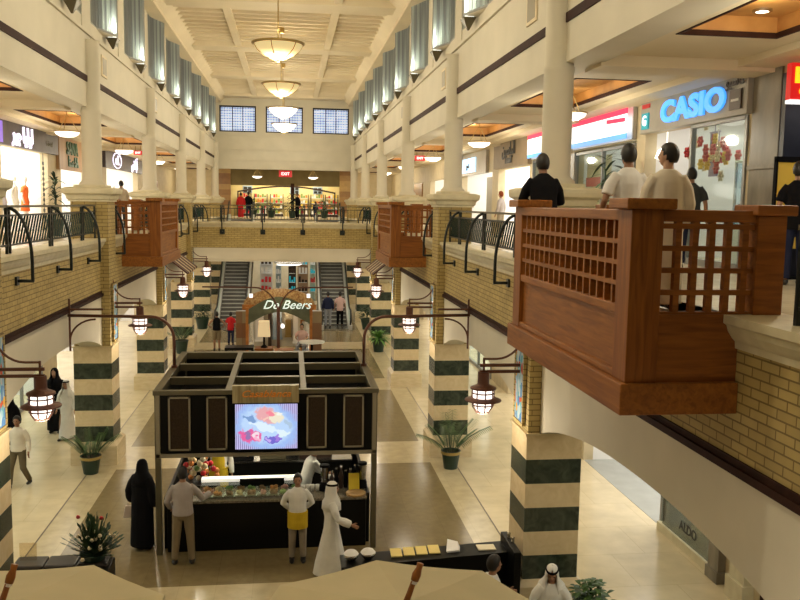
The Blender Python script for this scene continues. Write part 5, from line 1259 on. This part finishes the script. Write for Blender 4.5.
for i, (x, y, q) in enumerate([(-2.55, 60.3, 1.0), (.15, 59.0, 1.5), (2.4, 60.3, 1.1), (-1.3, 60.6, .8)]):
    potted((x, y, F), .28, .5, 'plant %s on the floor beyond the bridge' % ['at the left before the lit shop', 'standing tallest near the middle', 'at the right before the lit shop', 'smallest, left of the middle'][i], 'bush', q, 20+i, LEAFD if i == 1 else LEAF, False, 'plants beyond the bridge')
# flower arrangement on the left barrier
r = E('flower_arrangement', 'dark spiky flower arrangement with white and red blooms on the left barrier', 'flowers', (-2.92, 12.70, .95)); rng = random.Random(4)
m = MB(); m.lathe([(0, 0), (.16, 0), (.20, .10), (.17, .10), (0, .05)], n=16); m.build('bowl', POTG, r)
fo = MB(); st = MB()
for k in range(150):
    a = rng.random()*2*PI; e = rng.uniform(.25, 1.5); L = rng.uniform(.25, .50)*(1+.3*(e > 1.1))
    d = Vector((math.cos(a)*math.cos(e), math.sin(a)*math.cos(e), math.sin(e))); p = d*L+Vector((0, 0, .05)); st.tube([(0, 0, .05), p], .004, 4)
    sd = Vector((-d.y, d.x, .2)).normalized()
    for q in (.5, .7, .9):
        c = Vector((0, 0, .05))+d*L*q
        fo.quad(c, c+sd*.03+d*.05, c+d*.11, c-sd*.03+d*.05)
st.build('stem', LEAFD, r); fo.build('foliage', LEAFD, r, fix=False)
for k in range(26):
    a = rng.random()*2*PI; e = rng.uniform(.2, 1.45); L = rng.uniform(.22, .42)
    if k < 3: e, L = [1.1, 1.35, .95][k], [.62, .58, .50][k]; a = [2.6, .3, 2.0][k]
    d = Vector((math.cos(a)*math.cos(e), math.sin(a)*math.cos(e), math.sin(e)))
    m = MB(); m.ell(d*L+Vector((0, 0, .05)), (.032, .032, .028), 8, 6); m.ell(d*L+Vector((0, -.02, .07)), (.02, .02, .02), 6, 4); m.build('bloom', FL[2] if k < 3 else FL[3], r, smooth=True)
# goods in the lit shop beyond the bridge
for i, x in enumerate((-3.4, -2.2, -1.0, .9, 2.05, 3.15)):
    r = E('goods_rack', '%s rack of coloured goods from the left in the lit shop beyond the bridge' % ORD[i].replace('nearest', 'first'), 'goods rack', (x, 65.4, F), group='goods racks beyond the bridge', world=True)
    m = MB(); m.box(x-.5, x+.5, 65.2, 65.8, F, F+.2); m.box(x-.5, x-.45, 65.2, 65.8, F, F+1.7); m.box(x+.45, x+.5, 65.2, 65.8, F, F+1.7); m.build('carcass', DBROWN, r)
    rng = random.Random(40+i)
    for j in range(4):
        m = MB(); m.box(x-.45, x+.45, 65.2, 65.8, F+.2+.4*j, F+.23+.4*j); sh = m.build('shelf', SHELFM, r)
        g = MB()
        for q in range(5): g.m = rng.randrange(5); g.box(x-.42+.17*q, x-.29+.17*q, 65.22, 65.5, F+.23+.4*j, F+.23+.4*j+rng.uniform(.12, .32))
        g.build('goods', [FOOD[1], FOOD[2], RED, WHITEP, FL[1]], sh)
m = MB(); pts = [(-3.9+7.3*i/24, F+1.75+.45*math.sin(PI*i/24)) for i in range(25)]; m.prism(pts+[(x, z+.12) for x, z in reversed(pts)], 1, 64.6, 64.7); m.box(-3.9, -3.8, 64.6, 64.7, F, F+1.8); m.box(3.3, 3.4, 64.6, 64.7, F, F+1.8); tag(m.build('entrance_arch', DBROWN), 'wide shallow arch across the lit shop beyond the bridge', 'arch')
for i, x in enumerate((-3.2, .35, 2.1)):
    r = E('wall_emblem', 'dark quartered window emblem high in the lit far shop, %s' % ['leftmost', 'middle one', 'rightmost'][i], 'emblem', (x, 65.9, F+1.9), group='emblems in the far shop', world=True)
    m = MB()
    for a in (-.28, .04):
        for b in (-.2, .04): m.box(x+a, x+a+.24, 65.85, 65.98, F+2.0+b, F+2.0+b+.16)
    m.build('panels', C_DK if 'C_DK' in globals() else DKL, r); m = MB(); m.box(x-.36, x+.36, 65.94, 66.0, F+1.74, F+2.3); m.build('board', pm('pale_blue_board_%d' % i, (.4, .5, .6), .5), r)
m = MB(); m.box(.05, .30, 60.8, 61.1, F, F+2.4); ST(m, 'column_far_middle', DARKTRIM)
# ================================================================== PEOPLE
DG = None
def remeshed(mb, name, mat, parent, vox, smooth=2):
    o = mb.build(name+'_src', mat)
    r = o.modifiers.new('r', 'REMESH'); r.mode = 'VOXEL'; r.voxel_size = vox; r.use_smooth_shade = True
    if smooth: s = o.modifiers.new('s', 'SMOOTH'); s.factor = .5; s.iterations = smooth
    bpy.context.view_layer.update()
    dg = bpy.context.evaluated_depsgraph_get(); me = bpy.data.meshes.new_from_object(o.evaluated_get(dg))
    old = o.data; bpy.data.objects.remove(o); bpy.data.meshes.remove(old)
    me.name = name; me.materials.clear(); me.materials.append(mat)
    p = bpy.data.objects.new(name, me); COL.objects.link(p); p.parent = parent; return p
SKIN = noisy('skin_brown', (.30, .15, .085), (.34, .18, .10), 8, .55); SKIN2 = noisy('skin_tan', (.42, .24, .15), (.46, .27, .17), 8, .55)
HAIR = pm('black_hair', (.008, .006, .005), .5); LIP = pm('lip', (.25, .08, .06), .5); EYE = pm('eye_dark', (.01, .008, .008), .25)
def cloth(n, c, d=.9, rough=.9): return noisy(n, tuple(v*d for v in c), c, 5, rough, bump=.3, spec=.12)
C_WHITE = cloth('white_cloth', (.76, .75, .70)); C_CREAM = cloth('cream_cloth', (.74, .68, .56)); C_TEE = cloth('white_tshirt_cloth', (.82, .82, .80))
C_BLACK = cloth('black_cloth', (.006, .006, .008)); C_SUIT = cloth('black_suit_cloth', (.008, .008, .010)); C_GREY = cloth('grey_lilac_shirt', (.40, .36, .34)); C_KHAKI = cloth('khaki_cloth', (.24, .19, .115))
C_OLIVE = cloth('olive_trousers', (.13, .105, .06)); C_TAUPE = cloth('taupe_trousers', (.30, .255, .19)); C_YEL = cloth('yellow_apron_cloth', (.62, .44, .03)); C_RED = cloth('red_shirt_cloth', (.55, .025, .03)); C_NAVY = cloth('navy_cloth', (.02, .025, .06)); C_JEAN = cloth('grey_jeans', (.28, .29, .32))
C_PINK = cloth('pale_pink_cloth', (.68, .46, .42)); C_DGREY = cloth('dark_grey_cloth', (.05, .055, .055)); C_BEIGE = cloth('beige_shirt', (.40, .34, .26)); SHOE = pm('dark_shoe', (.012, .01, .008), .4)
def person(label, loc, rz, fit, lean=0, arms=None, legs=None, H=1.75, drop=0, head=0, nod=0, vox=.012, skin=SKIN, sup=None):
    r = E('person', label, 'person', loc, rz); r.scale = (H/1.75,)*3
    cl, sl = math.cos(lean), math.sin(lean)
    def T(x, y, z):
        dz = z-.95; return Vector((x, y*cl+dz*sl, .95-drop+dz*cl-y*sl)) if dz > 0 else Vector((x, y, z-drop))
    sh = {q: T(q*.175, 0, 1.41) for q in (-1, 1)}
    A = {-1: ((-.25, -.02, 1.13), (-.27, .06, .88)), 1: ((.25, -.02, 1.13), (.27, .06, .88))}
    for k, v in (arms or {}).items(): A[k] = v
    if drop and not arms:
        pass
    G = {-1: ((-.10, .02, .50), (-.11, -.02, .085)), 1: ((.10, .02, .50), (.11, -.02, .085))}
    for k, v in (legs or {}).items(): G[k] = v
    hip = {q: Vector((q*.09, 0, .92-drop)) for q in (-1, 1)}
    N = 16
    def ring(rx, ry, z, cy=0): return [T(rx*math.cos(2*PI*j/N), cy+ry*math.sin(2*PI*j/N), z) for j in range(N)]
    b = MB()
    b.loft([ring(*q) for q in ((.08, .07, .83), (.155, .11, .89), (.165, .115, .96), (.145, .10, 1.08), (.152, .105, 1.2), (.168, .11, 1.31), (.160, .09, 1.40), (.085, .065, 1.46), (.05, .05, 1.48))])
    hc = T(0, .02, 1.635); Rh = Matrix.Rotation(head, 3, 'Z') @ Matrix.Rotation(-nod, 3, 'X')
    nb = T(0, -.01, 1.42)
    b.tube([nb, hc+Vector((0, -.015, -.07))], [.06, .052], 10)
    b.ell(hc, (.073, .093, .112), 14, 10, Rh); b.ell(hc+Rh @ Vector((0, .03, -.055)), (.052, .058, .062), 12, 8, Rh)
    b.ell(hc+Rh @ Vector((0, .098, -.018)), (.013, .018, .024), 8, 6, Rh)
    for q in (-1, 1): b.ell(hc+Rh @ Vector((q*.076, -.005, -.01)), (.012, .022, .032), 8, 6, Rh)
    for q in (-1, 1):
        e, w = (Vector(v) for v in A[q]); k, a = (Vector(v) for v in G[q])
        b.tube([sh[q]+Vector((-q*.03, 0, 0)), sh[q].lerp(e, .5), e, e.lerp(w, .4), w], [.052, .045, .037, .036, .025], 10)
        d = (w-e).normalized(); inn = Vector((-q, 0, 0)); s1 = d.cross(inn)
        s1 = s1.normalized() if s1.length > .1 else Vector((0, 1, 0))
        if s1.y < 0: s1 = -s1
        b.ell(w+d*.045, (.022, .040, .052), 10, 6, Matrix((s1.cross(d), s1, d)).transposed())
        pn = s1.cross(d)*q
        for i, (o, L) in enumerate(((.030, .072), (.011, .082), (-.009, .077), (-.028, .060))):
            f0 = w+d*.075+s1*o; b.tube([f0, f0+d*L*.5-pn*.006, f0+d*L*.85-pn*.026], [.0105, .0095, .008], 6)
        f0 = w+d*.03+s1*.032; b.tube([f0, f0+s1*.03+d*.028, f0+s1*.036+d*.06-pn*.01], [.012, .011, .008], 6)
        b.tube([hip[q], hip[q].lerp(k, .5), k, k.lerp(a, .35), a], [.085, .075, .056, .056, .036], 10)
        b.ell(a+Vector((0, .055, -.045)), (.042, .115, .036), 10, 6)
    body = remeshed(b, 'body', skin, r, vox)
    if vox < .02:
        for q in (-1, 1):
            m = MB(); m.ell(hc+Rh @ Vector((q*.030, .083, .006)), (.014, .010, .008), 8, 6, Rh); m.build('eye', EYE, r, smooth=True)
        m = MB(); m.ell(hc+Rh @ Vector((0, .086, -.062)), (.022, .010, .006), 8, 6, Rh); m.build('mouth', LIP, r, smooth=True)
    gv = max(vox, .013)
    def sleeves(g, long, t, flare=1.0):
        for q in (-1, 1):
            e, w = (Vector(v) for v in A[q])
            if long: g.tube([sh[q]+Vector((-q*.05, 0, -.01)), sh[q].lerp(e, .5), e, e.lerp(w, .5), e.lerp(w, .93)], [.066+t, .056+t, .047+t*1.2, .045+t*1.5*flare, .038+t*1.5*flare], 10)
            else: g.tube([sh[q]+Vector((-q*.05, 0, -.01)), sh[q].lerp(e, .4), sh[q].lerp(e, .78)], [.068+t, .063+t, .062+t], 10)
    for it, mat in fit.items():
        g = MB()
        if it in ('shirt', 'tshirt', 'jacket', 'tank'):
            t = .022 if it == 'jacket' else .014; hz = .80 if it in ('jacket', 'tshirt') else .90
            g.loft([ring(*q) for q in ((.168+t, .12+t, hz), (.168+t, .118+t, .97), (.155+t, .108+t, 1.08), (.158+t, .11+t, 1.2), (.172+t, .114+t, 1.31), (.165+t, .094+t, 1.40), (.10, .08, 1.465), (.068, .066, 1.495))])
            if it != 'tank': sleeves(g, it != 'tshirt', t*.6)
            remeshed(g, it, mat, r, gv)
        elif it in ('trousers', 'shorts'):
            g.loft([ring(*q) for q in ((.10, .09, .82), (.170, .122, .88), (.172, .124, .97), (.160, .112, 1.04))])
            for q in (-1, 1):
                k, a = (Vector(v) for v in G[q])
                if it == 'shorts': g.tube([hip[q], hip[q].lerp(k, .5), hip[q].lerp(k, 1.05)], [.10, .098, .095], 10)
                else: g.tube([hip[q], hip[q].lerp(k, .5), k, k.lerp(a, .5), k.lerp(a, .97)], [.098, .09, .076, .068, .062], 10)
            remeshed(g, it, mat, r, gv)
        elif it in ('thobe', 'abaya'):
            w = 1.0 if it == 'thobe' else 1.22; sy = max(abs(G[1][1][1]-G[-1][1][1]), 0)*.5; cy = (G[1][1][1]+G[-1][1][1])/2
            if drop:
                g.loft([ring(*q) for q in ((.185, .13, .86), (.185, .13, .97), (.17, .125, 1.08), (.175, .125, 1.25), (.18, .12, 1.35), (.165, .10, 1.42), (.075, .07, 1.49))])
                for q in (-1, 1):
                    k, a = (Vector(v) for v in G[q]); g.tube([hip[q], k, k.lerp(a, .9)], [.115, .11, .12], 10)
            else:
                g.loft([ring(*q) for q in ((.205*w, .15*w+sy, .07, cy), (.20*w, .145*w+sy*.8, .3, cy*.8), (.19*w, .14*w+sy*.4, .6, cy*.4), (.185*w, .138*w, .92), (.172*w, .125*w, 1.08), (.178*w, .125*w, 1.25), (.182*w, .12, 1.35), (.168, .10, 1.42), (.075, .07, 1.49))])
            sleeves(g, True, .014 if it == 'thobe' else .03, 1.5)
            remeshed(g, it, mat, r, gv, 3)
        elif it in ('apron', 'bib_apron'):
            z1 = 1.0 if it == 'apron' else 1.34; z0 = .70 if it == 'apron' else .62
            n = 12; rings = []
            for z in [z0+(z1-z0)*i/5 for i in range(6)]:
                rx = .195 if z < 1.02 else .15; outer = [T(rx*math.cos(PI*j/n), (.150 if z > .85 else .165)*math.sin(PI*j/n)+.004, z) for j in range(n+1)]
                inner = [T(rx*.95*math.cos(PI*j/n), (.142 if z > .85 else .157)*math.sin(PI*j/n)-.004, z) for j in range(n, -1, -1)]
                rings.append(outer+inner)
            g.loft(rings); ap = g.build(it, mat, r, smooth=False)
            g = MB(); g.loft([[T(1.02*.19*math.cos(2*PI*j/20), 1.02*.146*math.sin(2*PI*j/20), z) for j in range(20)] for z in (.98, 1.02)]); g.build('apron_string', mat, ap)
        elif it == 'shoes':
            for q in (-1, 1):
                a = Vector(G[q][1]); s = MB(); s.ell(a+Vector((0, .06, -.043)), (.050, .135, .042), 12, 8); s.tube([a+Vector((0, 0, .0)), a+Vector((0, .01, -.05))], [.048, .052], 10); s.build('shoe', mat, r, smooth=True)
        elif it in ('hair', 'long_hair'):
            n, mm = 18, 14; rings = []
            for i in range(mm+1):
                al = -PI/2+PI*i/mm; ca = max(math.cos(al), .02); rg = []
                for j in range(n):
                    u = Vector((ca*math.cos(2*PI*j/n), ca*math.sin(2*PI*j/n), math.sin(al)))
                    keep = u.z > (-.74+1.15*max(0, u.y+.25) if u.y > -.25 else -.74)
                    k = 1.17 if keep else .80
                    rg.append(hc+Rh @ Vector((u.x*.076*k, u.y*.094*k-.006, u.z*.113*k+.004)))
                rings.append(rg)
            g.loft(rings); g.build('hair', mat, r, smooth=True)
        elif it in ('ghutra', 'hijab', 'cap'):
            if it == 'cap':
                g.loft([[hc+Rh @ Vector((k*.084*math.cos(2*PI*j/16), k*.102*math.sin(2*PI*j/16), z)) for j in range(16)] for k, z in ((1, .03), (1.04, .09), (1.05, .125), (.8, .15), (.1, .155))]); g.build('cap', mat, r, smooth=True); continue
            n = 22; op = .85 if it == 'ghutra' else .75; rings = []; w = 1 if it == 'ghutra' else 1.05
            for k, z, opn in ((.06, .128, 0), (.55, .115, 0), (.9, .08, .25), (1.08, .03, 1), (1.16, -.04, 1), (1.25, -.10, 1), (1.75, -.17, .6 if it == 'ghutra' else .25), (2.35, -.24, .6 if it == 'ghutra' else .1), (2.5, -.36, .7 if it == 'ghutra' else .1)):
                a0 = PI/2+op*opn; a1 = PI/2+2*PI-op*opn
                rings.append([hc+Rh @ Vector((k*w*.080*math.cos(a0+(a1-a0)*j/n), k*.100*math.sin(a0+(a1-a0)*j/n)*(1 if k < 1.5 else .72)-.01, z)) for j in range(n+1)])
            g.loft(rings, cap=False, closed=False); o = g.build(it, mat, r, smooth=True, fix=False)
            so = o.modifiers.new('thick', 'SOLIDIFY'); so.thickness = .012; so.offset = 0
            if it == 'ghutra':
                g = MB()
                for z in (.062, .080): g.tube([hc+Rh @ Vector((.083*math.cos(2*PI*j/20), .103*math.sin(2*PI*j/20)-.008, z)) for j in range(21)], .010, 6)
                g.build('head_cord', BLACK, r)
    return r
WALK = {1: ((.10, .16, .50), (.10, .20, .085)), -1: ((-.10, .06, .50), (-.10, -.24, .12))}
# upper right
person('man in black jacket leaning on the near wooden balcony with his back turned', (3.09, 10.14, F), .05, dict(jacket=C_SUIT, trousers=C_SUIT, shoes=SHOE, hair=HAIR), lean=.16, arms={-1: ((-.23, .20, 1.15), (-.12, .40, 1.13)), 1: ((.27, .14, 1.13), (.20, .38, 1.13))}, H=1.66, vox=.010)
person('man in a white short-sleeved T-shirt standing with his back to the balcony', (3.70, 9.05, F), .10, dict(tshirt=C_TEE, trousers=C_KHAKI, shoes=SHOE, hair=HAIR), arms={-1: ((-.29, -.02, 1.12), (-.26, .16, .93)), 1: ((.29, .0, 1.14), (.18, .22, 1.05))}, H=1.70, vox=.010, skin=SKIN)
person('man in a long cream robe turning his head left beside the T-shirt man', (3.70, 8.05, F), -.12, dict(thobe=C_CREAM, shoes=SHOE, hair=HAIR), head=1.0, arms={-1: ((-.23, .02, 1.13), (-.17, .22, .98)), 1: ((.235, -.03, 1.13), (.22, .10, .9))}, H=1.64, vox=.010, skin=SKIN2)
person('man in dark grey T-shirt and navy trousers near the bright shop', (6.72, 13.7, F), -.5, dict(tshirt=C_DGREY, trousers=C_NAVY, shoes=SHOE, hair=HAIR), H=1.70, vox=.012)
person('man in a black T-shirt at the right picture edge by the yellow shop panel', (6.78, 10.72, F), -.3, dict(tshirt=C_BLACK, trousers=C_NAVY, shoes=SHOE, hair=HAIR), H=1.66, vox=.012)
person('distant shopper in dull mauve between the right-hand round columns', (6.85, 27.3, F), .8, dict(shirt=C_GREY, trousers=C_TAUPE, shoes=SHOE, hair=cloth('auburn_hair', (.20, .05, .02))), H=1.50, vox=.022)
# left gallery
person('man in beige shirt seen from behind on the left gallery', (-6.25, 33.0, F), .5, dict(shirt=C_BEIGE, trousers=C_DGREY, shoes=SHOE, hair=HAIR), H=1.74, vox=.02)
# beyond the bridge
person('figure in a long red dress beyond the bridge railing', (-3.2, 56.8, F), .2, dict(thobe=C_RED, hair=HAIR), H=1.66, vox=.025)
person('figure in dark clothes beside the one in red beyond the bridge', (-2.72, 57.1, F), -.3, dict(shirt=C_BLACK, trousers=C_NAVY, shoes=SHOE, hair=HAIR), H=1.72, vox=.025)
person('man in black leaning near the middle of the bridge', (.48, 56.4, F), 2.2, dict(shirt=C_BLACK, trousers=C_BLACK, shoes=SHOE, hair=HAIR), H=1.68, vox=.025, arms={1: ((.30, .22, 1.15), (.35, .42, 1.05))})
person('short figure in navy right of the middle beyond the bridge', (1.66, 56.6, F), 0, dict(shirt=C_NAVY, trousers=C_NAVY, shoes=SHOE, hair=HAIR), H=1.15, vox=.025)
# ground floor, left
person('bearded man in white robe and head cloth walking beside a black-veiled woman', (-5.85, 22.9, 0), PI*.93, dict(thobe=C_WHITE, shoes=SHOE, ghutra=C_WHITE), legs=WALK, H=1.58, vox=.014, skin=SKIN)
person('woman in black robe and veil behind the white-robed man at left', (-6.30, 23.55, 0), PI*.95, dict(abaya=C_BLACK, hijab=C_BLACK, shoes=SHOE), H=1.78, vox=.016, skin=SKIN2)
person('woman in black veil behind the near left lantern', (-6.95, 21.9, 0), PI*.9, dict(abaya=C_BLACK, hijab=C_BLACK, shoes=SHOE), H=1.42, vox=.016, skin=SKIN2)
person('man in cream shirt and olive trousers striding at the left edge', (-5.9, 19.0, 0), PI*.97, dict(shirt=C_CREAM, trousers=C_OLIVE, shoes=SHOE, hair=HAIR), legs={1: ((.14, .12, .50), (.16, .16, .085)), -1: ((-.14, .08, .50), (-.18, -.20, .12))}, H=1.60, vox=.014)
# by the kiosk
person('man in grey shirt and khaki trousers ordering at the kiosk, back turned', (-1.84, 14.60, 0), .0, dict(shirt=C_GREY, trousers=C_KHAKI, shoes=SHOE, hair=HAIR), arms={1: ((.32, .13, 1.14), (.44, .34, 1.16)), -1: ((-.27, .02, 1.13), (-.24, .20, .96))}, legs={1: ((.12, .02, .5), (.15, -.02, .085)), -1: ((-.12, .02, .5), (-.15, -.02, .085))}, H=1.74, vox=.011)
ab = person('woman in black robe and veil holding a pale handbag left of the kiosk', (-2.65, 15.35, 0), -.5, dict(abaya=C_BLACK, hijab=C_BLACK, shoes=SHOE), arms={-1: ((-.27, -.04, 1.13), (-.30, .10, .90))}, H=1.66, vox=.012, skin=SKIN2)
person('waiter in white shirt and short yellow apron standing before the kiosk counter', (.14, 14.52, 0), PI, dict(shirt=C_WHITE, trousers=C_TAUPE, apron=C_YEL, shoes=SHOE, hair=HAIR), arms={1: ((.28, -.08, 1.15), (.12, -.20, .98)), -1: ((-.28, -.08, 1.15), (-.12, -.20, 1.0))}, H=1.60, vox=.010)
person('man in white robe and head cloth walking right past the kiosk', (.70, 13.85, 0), -PI/2, dict(thobe=C_WHITE, ghutra=C_WHITE, shoes=SHOE), legs={1: ((.09, .12, .5), (.09, .16, .085)), -1: ((-.09, .04, .5), (-.09, -.18, .11))}, arms={1: ((.25, .10, 1.15), (.24, .34, 1.04)), -1: ((-.25, -.08, 1.15), (-.26, .0, .92))}, H=1.66, vox=.011, skin=SKIN)
person('kiosk worker in yellow bib apron behind the food case', (-1.42, 16.95, 0), PI, dict(shirt=C_WHITE, trousers=C_DGREY, bib_apron=C_YEL, shoes=SHOE, hair=HAIR), arms={1: ((.30, .02, 1.14), (.22, .22, 1.0))}, H=1.72, vox=.014)
person('kiosk worker in white clothes and cap bending to the right', (.30, 16.3, 0), -PI/2+.4, dict(shirt=C_WHITE, trousers=C_WHITE, cap=C_WHITE, shoes=SHOE, hair=HAIR), lean=.35, arms={1: ((.24, .38, 1.06), (.18, .58, 1.0)), -1: ((-.24, .38, 1.06), (-.1, .58, 1.0))}, H=1.62, vox=.014)
# seated at the bottom edge
SITL = {q: ((q*.14, .44, .46), (q*.14, .46, .085)) for q in (-1, 1)}
def chair(loc, rz, label):
    r = E('cafe_chair', label, 'chair', loc, rz, 'dark cafe chairs')
    m = MB(); m.box(-.21, .21, -.20, .22, .39, .43); m.build('seat', DBROWN, r, bevel=.01)
    m = MB(); m.box(-.20, .20, -.23, -.20, .55, .86); m.build('backrest', DBROWN, r, bevel=.01)
    for x in (-.19, .19):
        m = MB(); m.tube([(x, -.215, 0), (x, -.215, .86)], .016, 6); m.build('leg', BLACK, r)
        m = MB(); m.tube([(x, .19, 0), (x, .19, .40)], .016, 6); m.build('leg', BLACK, r)
chair((2.76, 11.22, 0), -PI/2, 'dark chair under the white-shirted man at the right barrier'); chair((3.66, 11.0, 0), PI-.3, 'dark chair under the man in the white head cloth')
person('dark-haired man in white sitting in profile at the right barrier', (2.82, 11.22, 0), -PI/2+.2, dict(shirt=C_WHITE, trousers=C_TAUPE, hair=HAIR, shoes=SHOE), drop=.40, legs=SITL, arms={q: ((q*.25, .10, .78), (q*.16, .34, .74)) for q in (-1, 1)}, lean=.05, H=1.82, vox=.011)
person('man in white head cloth with black cord sitting before the striped column', (3.66, 11.05, 0), PI-.3, dict(thobe=C_WHITE, ghutra=C_WHITE, shoes=SHOE), drop=.40, legs=SITL, arms={q: ((q*.26, .08, .78), (q*.12, .32, .70)) for q in (-1, 1)}, lean=.10, nod=.35, H=1.75, vox=.010, skin=SKIN)
# far ground floor
person('man in black vest and khaki shorts with hands on hips, back turned', (-3.1, 36.6, 0), .1, dict(tank=C_BLACK, shorts=C_KHAKI, shoes=SHOE, hair=HAIR), arms={q: ((q*.38, -.08, 1.16), (q*.20, .02, 1.0)) for q in (-1, 1)}, H=1.66, vox=.018)
person('person in red shirt and dark trousers at the foot of the left escalator', (-2.6, 37.9, 0), -.3, dict(tshirt=C_RED, trousers=C_NAVY, shoes=SHOE, hair=HAIR), H=1.48, vox=.02)
person('person in navy shirt and grey jeans at the foot of the right escalator', (1.92, 42.9, .06), .1, dict(shirt=C_NAVY, trousers=C_JEAN, shoes=SHOE, hair=HAIR), H=1.82, vox=.02)
person('person in pale pink shirt and black trousers at the right escalator foot', (2.55, 43.25, .06), -.1, dict(tshirt=C_PINK, trousers=C_BLACK, shoes=SHOE, hair=HAIR), H=1.78, vox=.02)
chair((.50, 35.1, 0), PI*.95, 'dark chair at the round white table')
person('woman in pale pink sitting beside the round white table', (.50, 35.1, 0), PI*.95, dict(tshirt=C_PINK, trousers=C_JEAN, hair=HAIR, shoes=SHOE), drop=.40, legs=SITL, arms={q: ((q*.25, .10, .78), (q*.16, .34, .74)) for q in (-1, 1)}, H=1.75, vox=.02, skin=SKIN2)
r = E('handbag', 'pale handbag hanging from the black-robed woman\'s hand', 'handbag', (-2.90, 15.62, .50))
m = MB(); m.loft([[(-.14, -.05, 0), (.14, -.05, 0), (.14, .05, 0), (-.14, .05, 0)], [(-.10, -.025, .22), (.10, -.025, .22), (.10, .025, .22), (-.10, .025, .22)]]); m.build('body', pm('pale_bag', (.6, .5, .42), .5), r, bevel=.01)
m = MB(); m.tube([(.07*math.cos(PI*j/8), 0, .21+.10*math.sin(PI*j/8)) for j in range(9)], .008, 6); m.build('handle', pm('bag_strap', (.5, .4, .33), .5), r)
